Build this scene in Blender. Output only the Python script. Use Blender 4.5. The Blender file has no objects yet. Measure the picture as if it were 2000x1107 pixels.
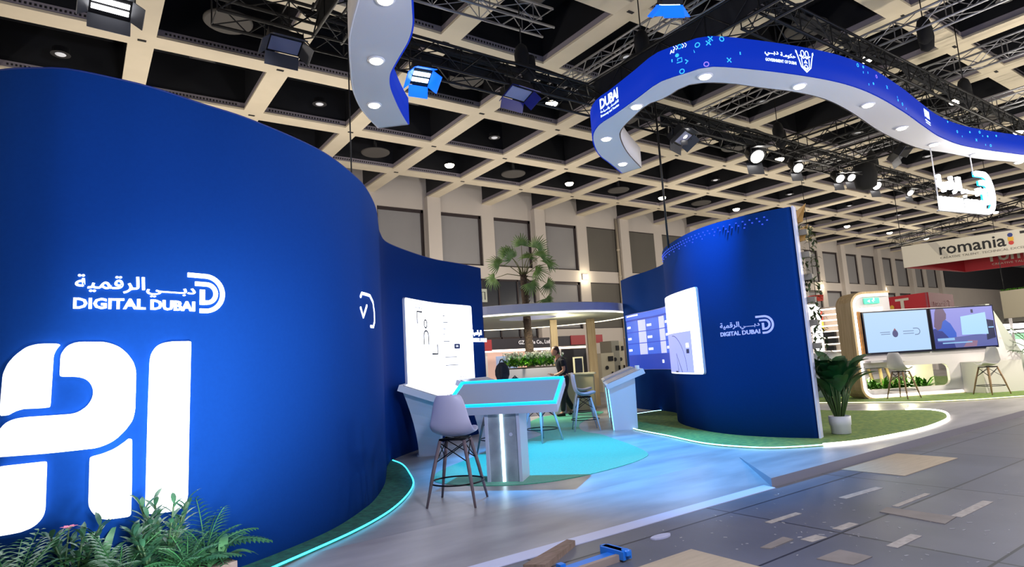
import bpy, bmesh, math, random, bisect
from mathutils import Vector, Matrix, Euler
random.seed(7)
SC = bpy.context.scene
COL = SC.collection
# ---------------------------------------------------------------- camera (solved from the ceiling grid, metres)
# world: x along the long ceiling beams, y towards the window wall, z up; hall floor at z = 0
F_PX = 1207.06
RX = (0.81910, -0.57047, -0.06030)      # camera right
RY = (0.02498, 0.14048, -0.98977)       # camera down
RZ = (0.57310, 0.80922, 0.12932)        # viewing direction
CAM = Vector((0, 0, 1.5))
cam = bpy.data.cameras.new('camera'); cam_o = bpy.data.objects.new('camera', cam); COL.objects.link(cam_o)
cam.sensor_fit = 'HORIZONTAL'; cam.sensor_width = 36.0; cam.lens = F_PX / 2000 * 36.0
cam.clip_start = 0.05; cam.clip_end = 300
m3 = Matrix((RX, [-v for v in RY], [-v for v in RZ])).transposed()
cam_o.matrix_world = Matrix.Translation(CAM) @ m3.to_4x4()
SC.camera = cam_o
# ---------------------------------------------------------------- view and world
SC.view_settings.view_transform = 'Standard'; SC.view_settings.look = 'None'
SC.view_settings.gamma = 1.0; SC.view_settings.exposure = 0.0; SC.view_settings.use_curve_mapping = False
SC.cycles.use_denoising = True
SC.cycles.max_bounces = 7; SC.cycles.diffuse_bounces = 4; SC.cycles.glossy_bounces = 3
SC.cycles.transmission_bounces = 4; SC.cycles.transparent_max_bounces = 8
SC.cycles.caustics_reflective = False; SC.cycles.caustics_refractive = False
SC.cycles.sample_clamp_indirect = 6.0
W = bpy.data.worlds.new('hall_air'); SC.world = W; W.use_nodes = True
W.node_tree.nodes['Background'].inputs[0].default_value = (0.62, 0.66, 0.80, 1)
W.node_tree.nodes['Background'].inputs[1].default_value = 0.10
def point(name, loc, energy, color=(1, 1, 1), radius=0.15):
    l = bpy.data.lights.new(name, 'POINT'); l.energy = energy; l.color = color; l.shadow_soft_size = radius
    o = bpy.data.objects.new(name, l); o.location = loc; COL.objects.link(o); return o
def spot(name, loc, target, energy, color=(1, 1, 1), angle=60, blend=0.6, radius=0.06):
    l = bpy.data.lights.new(name, 'SPOT'); l.energy = energy; l.color = color
    l.spot_size = math.radians(angle); l.spot_blend = blend; l.shadow_soft_size = radius
    o = bpy.data.objects.new(name, l); o.location = loc
    o.rotation_euler = (Vector(target) - Vector(loc)).to_track_quat('-Z', 'Y').to_euler(); COL.objects.link(o); return o
# added fill lamps without fixtures, in open air; they light floor, ceiling and banner undersides
WARM = (1.0, 0.92, 0.80); COOL = (0.72, 0.77, 1.0)
for fx, fy, fz, fe, fc in [(-7, 3, 4.5, 500, WARM), (-5, 12, 4.5, 560, WARM), (2.4, 0.6, 3.4, 760, COOL), (1.5, 17, 4.6, 620, WARM), (9.0, 0.6, 3.4, 380, COOL),
                           (6.5, 16.5, 4.6, 560, WARM), (14.5, 19.5, 4.4, 560, WARM), (16.0, 1.2, 3.6, 950, WARM), (24, 17, 4.5, 700, WARM), (19.5, 3.0, 3.6, 760, WARM),
                           (27, 5, 4.5, 620, WARM), (34, 17, 4.5, 800, WARM), (43, 8, 4.5, 900, WARM), (47, 18, 4.5, 900, WARM), (58, 12, 4.5, 1200, WARM), (72, 12, 4.5, 1400, WARM)]:
    point('hall_fill', (fx, fy, fz), fe * (0.84 if fz > 4 else 1.0), fc, 0.25)
# blue wash over the stand from the truss
spot('blue_wash', (5.4, 8.2, 6.5), (6.2, 6.7, 0.1), 6800, (0.01, 0.37, 1.0), 52, 0.7)
spot('blue_wash', (8.6, 5.4, 6.5), (8.0, 8.8, 0.1), 1500, (0.03, 0.42, 1.0), 46, 0.8)
# added unseen lamp; its beam stands in for the haze around the letters
spot('letter_haze_fill', (0.5, 2.3, 1.0), (0.8, 5.1, 1.35), 640, (0.95, 1.0, 0.95), 60, 1.0, 0.3)
# ---------------------------------------------------------------- measuring helpers
def ray(x, y):
    a, b = (x - 1000) / F_PX, (y - 553.5) / F_PX
    return Vector([RX[k] * a + RY[k] * b + RZ[k] for k in range(3)])
def PZ(x, y, z): d = ray(x, y); return CAM + d * ((z - CAM.z) / d.z)
def PY(x, y, Y): d = ray(x, y); return CAM + d * (Y / d.y)
def PX(x, y, X): d = ray(x, y); return CAM + d * (X / d.x)
def PD(x, y, D): return CAM + ray(x, y) * D
def proj(p):
    v = Vector(p) - CAM
    z = v.dot(Vector(RZ))
    return (v.dot(Vector(RX)) / z * F_PX + 1000, v.dot(Vector(RY)) / z * F_PX + 553.5, z)
def seen(p, mg=60):
    x, y, z = proj(p); return z > 0 and -mg < x < 2000 + mg and -mg < y < 1107 + mg
# ---------------------------------------------------------------- materials
def lin(c):
    if isinstance(c, str): c = [int(c[i:i + 2], 16) / 255 for i in (0, 2, 4)]
    return tuple((v / 12.92 if v <= 0.04045 else ((v + 0.055) / 1.055) ** 2.4) for v in c) + (1.0,)
MATS = {}
def mat(name, col, rough=0.5, metal=0.0, emit=None, es=0.0, noise=0.0, nscale=8.0, col2=None, spec=0.5, coat=0.0, bump=0.0, stretch=None, alpha=None, sheen=0.0):
    if name in MATS: return MATS[name]
    m = bpy.data.materials.new(name); m.use_nodes = True; nt = m.node_tree; b = nt.nodes['Principled BSDF']
    b.inputs['Base Color'].default_value = lin(col); b.inputs['Roughness'].default_value = rough
    b.inputs['Metallic'].default_value = metal; b.inputs['Specular IOR Level'].default_value = spec
    if coat: b.inputs['Coat Weight'].default_value = coat
    if sheen: b.inputs['Sheen Weight'].default_value = sheen
    if emit is not None:
        b.inputs['Emission Color'].default_value = lin(emit); b.inputs['Emission Strength'].default_value = es
    if noise or col2 or bump:
        tc = nt.nodes.new('ShaderNodeTexCoord'); mp = nt.nodes.new('ShaderNodeMapping'); nz = nt.nodes.new('ShaderNodeTexNoise')
        nt.links.new(tc.outputs['Object'], mp.inputs['Vector']); nt.links.new(mp.outputs['Vector'], nz.inputs['Vector'])
        if stretch: mp.inputs['Scale'].default_value = stretch
        nz.inputs['Scale'].default_value = nscale; nz.inputs['Detail'].default_value = 5
        mx = nt.nodes.new('ShaderNodeMix'); mx.data_type = 'RGBA'
        c = lin(col); d = lin(col2) if col2 else tuple(v * (1 - noise) for v in c[:3]) + (1,)
        mx.inputs[6].default_value = c; mx.inputs[7].default_value = d
        rp = nt.nodes.new('ShaderNodeMapRange'); rp.inputs[1].default_value = 0.35; rp.inputs[2].default_value = 0.65
        nt.links.new(nz.outputs['Fac'], rp.inputs[0]); nt.links.new(rp.outputs[0], mx.inputs[0])
        nt.links.new(mx.outputs[2], b.inputs['Base Color'])
        if bump:
            bp = nt.nodes.new('ShaderNodeBump'); bp.inputs['Strength'].default_value = bump; bp.inputs['Distance'].default_value = 0.02
            nt.links.new(nz.outputs['Fac'], bp.inputs['Height']); nt.links.new(bp.outputs['Normal'], b.inputs['Normal'])
    MATS[name] = m; return m
# ---------------------------------------------------------------- mesh building
class MB:
    def __init__(s): s.v = []; s.f = []; s.m = []; s.sm = []
    def add(s, vs, fs, mi=0, smooth=False):
        o = len(s.v); s.v += [tuple(v) for v in vs]
        for f in fs: s.f.append(tuple(i + o for i in f)); s.m.append(mi); s.sm.append(smooth)
        return s
    def box(s, c, d, rz=0.0, mi=0, M=None):
        x, y, z = d[0] / 2, d[1] / 2, d[2] / 2
        vs = [Vector((a * x, b * y, e * z)) for e in (-1, 1) for a, b in ((-1, -1), (1, -1), (1, 1), (-1, 1))]
        R = M if M is not None else Matrix.Rotation(rz, 3, 'Z')
        s.add([R @ v + Vector(c) for v in vs], [(3, 2, 1, 0), (4, 5, 6, 7), (0, 1, 5, 4), (1, 2, 6, 5), (2, 3, 7, 6), (3, 0, 4, 7)], mi); return s
    def rbox(s, c, d, r=0.02, rz=0.0, mi=0, seg=3):      # rounded vertical corners
        x, y = d[0] / 2 - r, d[1] / 2 - r; pts = []
        for k, (a, b) in enumerate(((1, 1), (-1, 1), (-1, -1), (1, -1))):
            for j in range(seg + 1):
                t = math.pi / 2 * (k + j / seg); pts.append((a * x + r * math.cos(t), b * y + r * math.sin(t)))
        R = Matrix.Rotation(rz, 2); pts = [tuple(R @ Vector(p) + Vector((c[0], c[1]))) for p in pts]
        s.prism(pts, c[2] - d[2] / 2, c[2] + d[2] / 2, mi); return s
    def prism(s, pts, z0, z1, mi=0, mtop=None, mbot=None):
        n = len(pts); a = sum(pts[i][0] * pts[(i + 1) % n][1] - pts[(i + 1) % n][0] * pts[i][1] for i in range(n))
        if a < 0: pts = pts[::-1]
        o = len(s.v)
        s.v += [(p[0], p[1], z0) for p in pts] + [(p[0], p[1], z1) for p in pts]
        s.f.append(tuple(o + i for i in range(n))[::-1]); s.m.append(mi if mbot is None else mbot); s.sm.append(False)
        s.f.append(tuple(o + n + i for i in range(n))); s.m.append(mi if mtop is None else mtop); s.sm.append(False)
        for i in range(n):
            j = (i + 1) % n; s.f.append((o + i, o + j, o + n + j, o + n + i)); s.m.append(mi); s.sm.append(False)
        return s
    def hex8(s, lo, hi, mi=0):                           # lo, hi: four corners each, counter-clockwise from above
        s.add(list(lo) + list(hi), [(3, 2, 1, 0), (4, 5, 6, 7), (0, 1, 5, 4), (1, 2, 6, 5), (2, 3, 7, 6), (3, 0, 4, 7)], mi); return s
    def tube(s, pts, r, n=8, mi=0, closed=False, cap=True):
        pts = [Vector(p) for p in pts]; N = len(pts); rs = r if isinstance(r, (list, tuple)) else [r] * N
        o = len(s.v); prev = None
        for i, p in enumerate(pts):
            a = pts[i - 1] if (i > 0 or closed) else p; b = pts[(i + 1) % N] if (i < N - 1 or closed) else p
            t = (b - a).normalized() if (b - a).length > 1e-9 else Vector((0, 0, 1))
            if prev is None:
                u = t.cross(Vector((0, 0, 1)));
                if u.length < 1e-3: u = t.cross(Vector((1, 0, 0)))
            else: u = prev - t * prev.dot(t)
            u.normalize(); prev = u; w = t.cross(u)
            for k in range(n):
                an = 2 * math.pi * k / n; s.v.append(tuple(p + (u * math.cos(an) + w * math.sin(an)) * rs[i]))
        for i in range(N if closed else N - 1):
            j = (i + 1) % N
            for k in range(n):
                l = (k + 1) % n; s.f.append((o + i * n + k, o + i * n + l, o + j * n + l, o + j * n + k)); s.m.append(mi); s.sm.append(True)
        if cap and not closed:
            s.f.append(tuple(o + k for k in range(n))[::-1]); s.m.append(mi); s.sm.append(False)
            s.f.append(tuple(o + (N - 1) * n + k for k in range(n))); s.m.append(mi); s.sm.append(False)
        return s
    def lathe(s, c, prof, n=24, mi=0, smooth=True):
        o = len(s.v)
        for r, z in prof:
            for k in range(n):
                a = 2 * math.pi * k / n; s.v.append((c[0] + r * math.cos(a), c[1] + r * math.sin(a), c[2] + z))
        for i in range(len(prof) - 1):
            for k in range(n):
                l = (k + 1) % n; s.f.append((o + i * n + k, o + i * n + l, o + (i + 1) * n + l, o + (i + 1) * n + k)); s.m.append(mi); s.sm.append(smooth)
        s.f.append(tuple(o + k for k in range(n))[::-1]); s.m.append(mi); s.sm.append(False)
        e = o + (len(prof) - 1) * n; s.f.append(tuple(e + k for k in range(n))); s.m.append(mi); s.sm.append(False)
        return s
    def ball(s, c, r, n=10, mi=0, sc=(1, 1, 1)):
        o = len(s.v); h = n // 2
        for i in range(h + 1):
            t = math.pi * i / h
            for k in range(n):
                a = 2 * math.pi * k / n
                s.v.append((c[0] + r * sc[0] * math.sin(t) * math.cos(a), c[1] + r * sc[1] * math.sin(t) * math.sin(a), c[2] + r * sc[2] * math.cos(t)))
        for i in range(h):
            for k in range(n):
                l = (k + 1) % n; s.f.append((o + i * n + k, o + (i + 1) * n + k, o + (i + 1) * n + l, o + i * n + l)); s.m.append(mi); s.sm.append(True)
        return s
    def blade(s, base, d, up, L, w, bend=0.3, n=4, mi=0, fold=0.15, tip=0.0, shape=None):   # a leaf: curved strip with a folded midrib
        d = Vector(d).normalized(); up = Vector(up); up = (up - d * up.dot(d)); up.normalize(); sd = d.cross(up)
        p = Vector(base); o = len(s.v); ang = 0.0
        for i in range(n + 1):
            t = i / n; ww = w * ((shape(t)) if shape else math.sin(math.pi * min(0.06 + t * 0.94, 1.0)) ** 0.8) * 0.5 + tip
            dd = d * math.cos(ang) - up * math.sin(ang); uu = up * math.cos(ang) + d * math.sin(ang)
            s.v += [tuple(p - sd * ww + uu * ww * fold), tuple(p), tuple(p + sd * ww + uu * ww * fold)]
            p = p + dd * (L / n); ang += bend / n * 2
        for i in range(n):
            a = o + i * 3
            for q in (0, 1):
                s.f.append((a + q, a + q + 1, a + q + 4, a + q + 3)); s.m.append(mi); s.sm.append(True)
        return s
    def build(s, name, mats, parent=None, origin=None, local=False):
        if not isinstance(mats, (list, tuple)): mats = [mats]
        me = bpy.data.meshes.new(name)
        if parent is not None:
            off = Vector((0, 0, 0)) if local else parent_world(parent)
        elif origin is not None: off = Vector(origin)
        else:
            xs = [v[0] for v in s.v]; ys = [v[1] for v in s.v]
            off = Vector(((min(xs) + max(xs)) / 2, (min(ys) + max(ys)) / 2, min(v[2] for v in s.v)))
        me.from_pydata([(v[0] - off.x, v[1] - off.y, v[2] - off.z) for v in s.v], [], s.f)
        me.validate(); 
        for mm in mats: me.materials.append(mm)
        if len(me.polygons) == len(s.m):
            me.polygons.foreach_set('material_index', s.m); me.polygons.foreach_set('use_smooth', s.sm)
        me.update()
        o = bpy.data.objects.new(name, me); COL.objects.link(o)
        if parent is not None: o.parent = parent
        else: o.location = off
        return o
def parent_world(o):
    v = Vector((0, 0, 0))
    while o is not None: v += Vector(o.location); o = o.parent
    return v
def tag(o, label=None, cat=None, group=None, kind=None):
    if label: o['label'] = label
    if cat: o['category'] = cat
    if group: o['group'] = group
    if kind: o['kind'] = kind
    return o
def struct(o): o['kind'] = 'structure'; return o
def thing(name, label, cat, loc=(0, 0, 0), rz=0.0, group=None):
    o = bpy.data.objects.new(name, None); o.empty_display_size = 0.1; COL.objects.link(o)
    o.location = loc; o.rotation_euler = (0, 0, rz); return tag(o, label, cat, group)
def dup(root, loc, rz=0.0, label=None, group=None, scale=None):
    def cp(o, par):
        c = o.copy(); COL.objects.link(c)
        if par is not None: c.parent = par
        for ch in list(o.children): cp(ch, c)
        return c
    r = cp(root, None); r.location = loc; r.rotation_euler = (0, 0, rz)
    if label: r['label'] = label
    if group: r['group'] = group
    if scale: r.scale = scale
    return r
# ---------------------------------------------------------------- flat lettering, as meshes
def text2d(body, bold=0.0, spacing=1.0):
    """list of (verts2d, faces) of the filled outline, plus bounds"""
    c = bpy.data.curves.new('lettering', 'FONT'); c.body = body; c.offset = bold; c.resolution_u = 2; c.space_character = spacing
    o = bpy.data.objects.new('lettering', c); COL.objects.link(o)
    dg = bpy.context.evaluated_depsgraph_get(); dg.update()
    me = bpy.data.meshes.new_from_object(o.evaluated_get(dg))
    bpy.data.objects.remove(o); bpy.data.curves.remove(c)
    vs = [(v.co.x, v.co.y) for v in me.vertices]; fs = [tuple(p.vertices) for p in me.polygons]
    bpy.data.meshes.remove(me)
    return vs, fs
class Flat:                                             # 2-d shapes collected, then bent onto a wall or laid on a plane
    def __init__(s): s.v = []; s.f = []; s.m = []
    def raw(s, vs, fs, mi=0):
        o = len(s.v); s.v += vs; s.f += [tuple(i + o for i in f) for f in fs]; s.m += [mi] * len(fs); return s
    def text(s, body, x, y, w=None, h=None, bold=0.0, spacing=1.0, mi=0, slope=0.0):
        vs, fs = text2d(body, bold, spacing)
        x0, x1 = min(v[0] for v in vs), max(v[0] for v in vs); y0, y1 = min(v[1] for v in vs), max(v[1] for v in vs)
        sx = w / (x1 - x0) if w else None; sy = h / (y1 - y0) if h else None
        sx = sx or sy; sy = sy or sx
        return s.raw([(x + (a - x0) * sx, y + (b - y0) * sy + slope * (a - x0) * sx) for a, b in vs], fs, mi)
    def poly(s, pts, mi=0):
        return s.raw([tuple(p[:2]) for p in pts], [tuple(range(len(pts)))], mi)
    def rect(s, x0, y0, x1, y1, r=0.0, mi=0, n=4):
        if r <= 0: return s.poly([(x0, y0), (x1, y0), (x1, y1), (x0, y1)], mi)
        pts = []
        for k, (a, b) in enumerate(((x1 - r, y1 - r), (x0 + r, y1 - r), (x0 + r, y0 + r), (x1 - r, y0 + r))):
            for j in range(n + 1):
                t = math.pi / 2 * (k + j / n); pts.append((a + r * math.cos(t), b + r * math.sin(t)))
        return s.poly(pts, mi)
    def disc(s, x, y, r, mi=0, n=18, ry=None):
        return s.poly([(x + r * math.cos(2 * math.pi * k / n), y + (ry or r) * math.sin(2 * math.pi * k / n)) for k in range(n)], mi)
    def stroke(s, pts, w, mi=0, closed=False, round_=False):
        pts = [Vector(p) for p in pts]; N = len(pts); L = []
        for i, p in enumerate(pts):
            a = pts[i - 1] if (i > 0 or closed) else p; b = pts[(i + 1) % N] if (i < N - 1 or closed) else p
            t = (b - a).normalized(); L.append((p + Vector((-t.y, t.x)) * w / 2, p - Vector((-t.y, t.x)) * w / 2))
        vs = [tuple(q) for pr in L for q in pr]
        fs = [(2 * i + 1, 2 * ((i + 1) % N) + 1, 2 * ((i + 1) % N), 2 * i) for i in range(N if closed else N - 1)]
        s.raw(vs, fs, mi)
        if round_ and not closed:
            for p in (pts[0], pts[-1]): s.disc(p.x, p.y, w / 2, mi, 10)
        return s
    def ring(s, x, y, r, w, mi=0, n=18, ry=None):
        return s.stroke([(x + r * math.cos(2 * math.pi * k / n), y + (ry or r) * math.sin(2 * math.pi * k / n)) for k in range(n)], w, mi, True)
    def moved(s, dx, dy, k=1.0):
        g = Flat(); g.v = [(a * k + dx, b * k + dy) for a, b in s.v]; g.f = list(s.f); g.m = list(s.m); return g
    def solid(s, fn, depth=0.01, name='sign', mats=None, parent=None, step=None, group_front=0.0):
        """extrude by depth and send (x, y, d) through fn into the world"""
        bm = bmesh.new(); vv = [bm.verts.new((a, b, 0)) for a, b in s.v]
        for f, mi in zip(s.f, s.m):
            try: q = bm.faces.new([vv[i] for i in f]); q.material_index = mi
            except ValueError: pass
        bmesh.ops.remove_doubles(bm, verts=bm.verts, dist=1e-5)
        bmesh.ops.triangulate(bm, faces=[f for f in bm.faces if len(f.verts) > 4])
        if step:
            xs = [v.co.x for v in bm.verts]; x = math.floor(min(xs) / step) * step + step
            while x < max(xs):
                bmesh.ops.bisect_plane(bm, geom=bm.verts[:] + bm.edges[:] + bm.faces[:], plane_co=(x, 0, 0), plane_no=(1, 0, 0)); x += step
        bmesh.ops.recalc_face_normals(bm, faces=bm.faces)
        for f in bm.faces:
            if f.normal.z < 0: f.normal_flip()
        if depth > 0:
            r = bmesh.ops.extrude_face_region(bm, geom=bm.faces[:])
            for e in r['geom']:
                if isinstance(e, bmesh.types.BMVert): e.co.z += depth
        me = bpy.data.meshes.new(name); bm.normal_update(); bm.to_mesh(me); bm.free()
        off = parent_world(parent) if parent is not None else None
        P = [fn(v.co.x, v.co.y, v.co.z) for v in me.vertices]
        if off is None:
            off = Vector((sum(p[0] for p in P) / len(P), sum(p[1] for p in P) / len(P), min(p[2] for p in P)))
        for v, p in zip(me.vertices, P): v.co = Vector(p) - off
        for mm in (mats if isinstance(mats, (list, tuple)) else [mats]): me.materials.append(mm)
        me.update(); o = bpy.data.objects.new(name, me); COL.objects.link(o)
        if parent is not None: o.parent = parent
        else: o.location = off
        return o
def plane_map(o, ux, uy):                                # flat sign: origin, x axis, y axis (normal = x cross y)
    o, ux, uy = Vector(o), Vector(ux).normalized(), Vector(uy).normalized(); n = ux.cross(uy)
    return lambda a, b, d: o + ux * a + uy * b + n * d
class Path:
    def __init__(s,pts,n=12):
        P=[tuple(map(float,p)) for p in pts]
        P=[tuple(2*P[0][k]-P[1][k] for k in (0,1))]+P+[tuple(2*P[-1][k]-P[-2][k] for k in (0,1))]
        out=[]
        for i in range(1,len(P)-2):
            p0,p1,p2,p3=P[i-1:i+3]
            for j in range(n):
                t=j/n
                out.append(tuple(.5*(2*p1[k]+(p2[k]-p0[k])*t+(2*p0[k]-5*p1[k]+4*p2[k]-p3[k])*t*t+(3*p1[k]-p0[k]-3*p2[k]+p3[k])*t**3) for k in (0,1)))
        out.append(P[-2])
        s.p=out; s.c=[0.0]
        for a,b in zip(out,out[1:]): s.c.append(s.c[-1]+math.dist(a,b))
        s.L=s.c[-1]
    def at(s,d):
        import bisect
        i=min(max(bisect.bisect_right(s.c,d)-1,0),len(s.p)-2)
        a,b=s.p[i],s.p[i+1]; l=s.c[i+1]-s.c[i]
        t=(d-s.c[i])/l
        def nrm(k):
            k=min(max(k,0),len(s.p)-1); q=s.p[max(k-1,0)]; r=s.p[min(k+1,len(s.p)-1)]
            dx,dy=r[0]-q[0],r[1]-q[1]; h=math.hypot(dx,dy); return (dy/h,-dx/h)
        n0,n1=nrm(i),nrm(i+1)
        nx,ny=n0[0]*(1-t)+n1[0]*t,n0[1]*(1-t)+n1[1]*t; h=math.hypot(nx,ny)
        return (a[0]+(b[0]-a[0])*t,a[1]+(b[1]-a[1])*t),(nx/h,ny/h)
    def off(s,d,w):
        p,n=s.at(d); return (p[0]+n[0]*w,p[1]+n[1]*w)
# ================================================================ the hall
CEIL = 9.19; GX0 = 1.008; GY0 = 15.187; GDX = 3.0; GDY = 3.1517     # ceiling grid: junction (0,0), cell size
def GP(i, j): return (GX0 + GDX * i, GY0 + GDY * j)
WALL_Y = 24.35
# floor: large dark worn panels with fine seams
def floor_mat():
    m = bpy.data.materials.new('hall_floor'); m.use_nodes = True; nt = m.node_tree; b = nt.nodes['Principled BSDF']
    N = nt.nodes.new; tc = N('ShaderNodeTexCoord'); mp = N('ShaderNodeMapping'); nt.links.new(tc.outputs['Object'], mp.inputs[0])
    mp.inputs['Location'].default_value = (15 - 3.93 + 2.17 * 10, 12 - 3.39 + 1.04 * 10, 0)
    br = N('ShaderNodeTexBrick'); br.offset = 0; br.squash = 1; nt.links.new(mp.outputs[0], br.inputs['Vector'])
    br.inputs['Scale'].default_value = 1; br.inputs['Brick Width'].default_value = 2.17; br.inputs['Row Height'].default_value = 1.04
    br.inputs['Mortar Size'].default_value = 0.012; br.inputs['Mortar Smooth'].default_value = 0.2
    br.inputs['Color1'].default_value = lin('5a5c66'); br.inputs['Color2'].default_value = lin('6b6a70'); br.inputs['Mortar'].default_value = lin('26262b')
    n1 = N('ShaderNodeTexNoise'); n1.inputs['Scale'].default_value = 1.1; n1.inputs['Detail'].default_value = 6; nt.links.new(tc.outputs['Object'], n1.inputs['Vector'])
    n2 = N('ShaderNodeTexNoise'); n2.inputs['Scale'].default_value = 9; n2.inputs['Detail'].default_value = 8; n2.inputs['Roughness'].default_value = 0.7; nt.links.new(tc.outputs['Object'], n2.inputs['Vector'])
    r1 = N('ShaderNodeMapRange'); r1.inputs[1].default_value = 0.3; r1.inputs[2].default_value = 0.7; r1.inputs[3].default_value = 0.82; r1.inputs[4].default_value = 1.12
    nt.links.new(n1.outputs['Fac'], r1.inputs[0])
    mul = N('ShaderNodeMix'); mul.data_type = 'RGBA'; mul.blend_type = 'MULTIPLY'; mul.inputs[0].default_value = 1
    nt.links.new(br.outputs['Color'], mul.inputs[6]); nt.links.new(r1.outputs[0], mul.inputs[7])
    r2 = N('ShaderNodeMapRange'); r2.inputs[1].default_value = 0.66; r2.inputs[2].default_value = 0.74; nt.links.new(n2.outputs['Fac'], r2.inputs[0])
    sc = N('ShaderNodeMix'); sc.data_type = 'RGBA'; sc.inputs[7].default_value = lin('a09a94')
    nt.links.new(r2.outputs[0], sc.inputs[0]); nt.links.new(mul.outputs[2], sc.inputs[6]); nt.links.new(sc.outputs[2], b.inputs['Base Color'])
    b.inputs['Roughness'].default_value = 0.42; return m
fl = MB().box((40, 6.2, -0.1), (110, 36.5, 0.2)).build('floor', floor_mat()); struct(fl)
# ceiling: dark deck, then the pale coffer beams with their grey slotted flanks
M_beam = mat('ceiling_beam_paint', 'ddd0b8', 0.7, noise=0.06, nscale=1.5)
M_flank = mat('ceiling_flank_grey', '8f8790', 0.7)
M_deck = mat('ceiling_deck_black', '15161c', 0.55, noise=0.3, nscale=0.6)
struct(MB().box((40, 6.2, CEIL + 1.35), (110, 36.6, 0.2)).build('ceiling', M_deck))
I0, I1, J0, J1 = -4, 30, -7, 3
bx, by = MB(), MB()
for i in range(I0, I1 + 1):
    x = GP(i, 0)[0]; y0 = GP(0, J0)[1]; y1 = WALL_Y
    bx.box((x, (y0 + y1) / 2, CEIL + 0.03), (0.52, y1 - y0, 0.06))
    bx.box((x, (y0 + y1) / 2, CEIL + 0.14), (0.48, y1 - y0, 0.16), mi=1)
    bx.box((x, (y0 + y1) / 2, CEIL + 0.73), (0.44, y1 - y0, 1.02), mi=2)
for j in range(J0, J1):
    y = GP(0, j)[1]; x0 = GP(I0, 0)[0]; x1 = GP(I1, 0)[0]
    by.box(((x0 + x1) / 2, y, CEIL + 0.0305), (x1 - x0, 0.55, 0.059))
    by.box(((x0 + x1) / 2, y, CEIL + 0.1405), (x1 - x0, 0.51, 0.159), mi=1)
    by.box(((x0 + x1) / 2, y, CEIL + 0.7305), (x1 - x0, 0.46, 1.019), mi=2)
for i in range(I0, I1):
    for j in range(J0, J1):
        x, y = GP(i, j); by.box((x, y, CEIL - 0.004), (0.17, 0.07, 0.02), mi=3)              # small dark bracket plate at each crossing
        if -2 <= i <= 8 and -4 <= j < 2:                                                     # slotted strip along each coffer edge
            for k in range(26): by.box((x + 0.45 + k * 0.083, y + GDY - 0.258, CEIL + 0.14), (0.04, 0.012, 0.05), mi=3)
struct(bx.build('ceiling_beam_lengthways', [M_beam, M_flank, M_deck])); struct(by.build('ceiling_beam_crossways', [M_beam, M_flank, M_deck, mat('slot_black', '161518', 0.8)]))
# window wall: plaster, columns every second bay, tall blinded windows above, some below
M_wall = mat('wall_plaster', 'c6bdb6', 0.85, noise=0.06, nscale=0.5)
M_blind = mat('window_blind', '8c8a8c', 0.8, noise=0.05, nscale=0.8); M_blind2 = mat('window_blind_dark', '5e5a55', 0.8, noise=0.05, nscale=0.8)
M_frame = mat('window_frame_brown', '2a1f22', 0.6)
WT, WB, LT, LB = 8.63, 6.2, 5.58, 3.12
wins = [(GP(i, 0)[0] + (1.5 if i % 2 else 1.56), i) for i in range(2, 22)]
wb = MB()
wx0, wx1 = -15.0, 66.0
openings = sorted((x - 1.12, x + 1.12) for x, _ in wins)
def strip(z0, z1, x0, x1): wb.box(((x0 + x1) / 2, WALL_Y + 0.15, (z0 + z1) / 2), (x1 - x0, 0.3, z1 - z0))
strip(WT, CEIL + 1.2, wx0, 95); strip(LT, WB, wx0, 95); strip(-0.1, LB, wx0, 95)
for z0, z1 in ((WB, WT), (LB, LT)):
    px_ = wx0
    for a, c in openings: strip(z0, z1, px_, a); px_ = c
    strip(z0, z1, px_, 95)
struct(wb.build('wall_back', M_wall))
struct(MB().box((-15.15, 6.2, 4.9), (0.3, 36.5, 10)).build('wall_left', M_wall)); struct(MB().box((95.15, 6.2, 4.9), (0.3, 36.5, 10)).build('wall_right', M_wall))
for k in range(2, 23, 2):
    struct(MB().box((GP(k, 0)[0], WALL_Y - 0.14, CEIL / 2), (0.66, 0.28, CEIL)).build('wall_column', M_wall))
wn = 0
for x, i in wins:
    flush = i in (7, 8, 9, 13)
    for z0, z1 in ((WB, WT), (LB, LT)):
        if z0 == LB and i in (4, 7, 8, 9): kind = None
        wn += 1
        w = MB(); y = WALL_Y + (0.03 if flush else 0.14)
        w.box((x, y + 0.02, (z0 + z1) / 2), (2.24, 0.04, z1 - z0))
        wo = w.build('window_%d' % wn, M_blind2 if flush else M_blind); struct(wo)
        f = MB()
        if flush:
            f.box((x, y - 0.004, z1 - 0.02), (2.24, 0.02, 0.05)); f.box((x, y - 0.004, z0 + 0.02), (2.24, 0.02, 0.04))
        else:
            for xx, ww in ((x - 1.09, 0.06), (x + 1.06, 0.12)): f.box((xx, y - 0.03, (z0 + z1) / 2), (ww, 0.06, z1 - z0))  # wider right and top bars include the shade of the reveal
            f.box((x, y - 0.03, z1 - 0.07), (2.24, 0.06, 0.14)); f.box((x, y - 0.03, z0 + 0.035), (2.24, 0.06, 0.07))
        f.build('window_frame', M_frame, wo)
# dark glazed doors below the second bay, behind the palm
d = MB().box((16.98, WALL_Y - 0.03, 2.78), (3.16, 0.06, 5.56)); do = d.build('door_1', mat('door_glass_dark', '23262f', 0.25)); struct(do)
f = MB()
for xx in (15.42, 16.4, 17.5, 18.54): f.box((xx, WALL_Y - 0.08, 2.78), (0.07, 0.06, 5.56))
for zz in (2.75, 5.52): f.box((16.98, WALL_Y - 0.08, zz), (3.16, 0.06, 0.08))
f.build('door_frame', M_frame, do)
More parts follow.
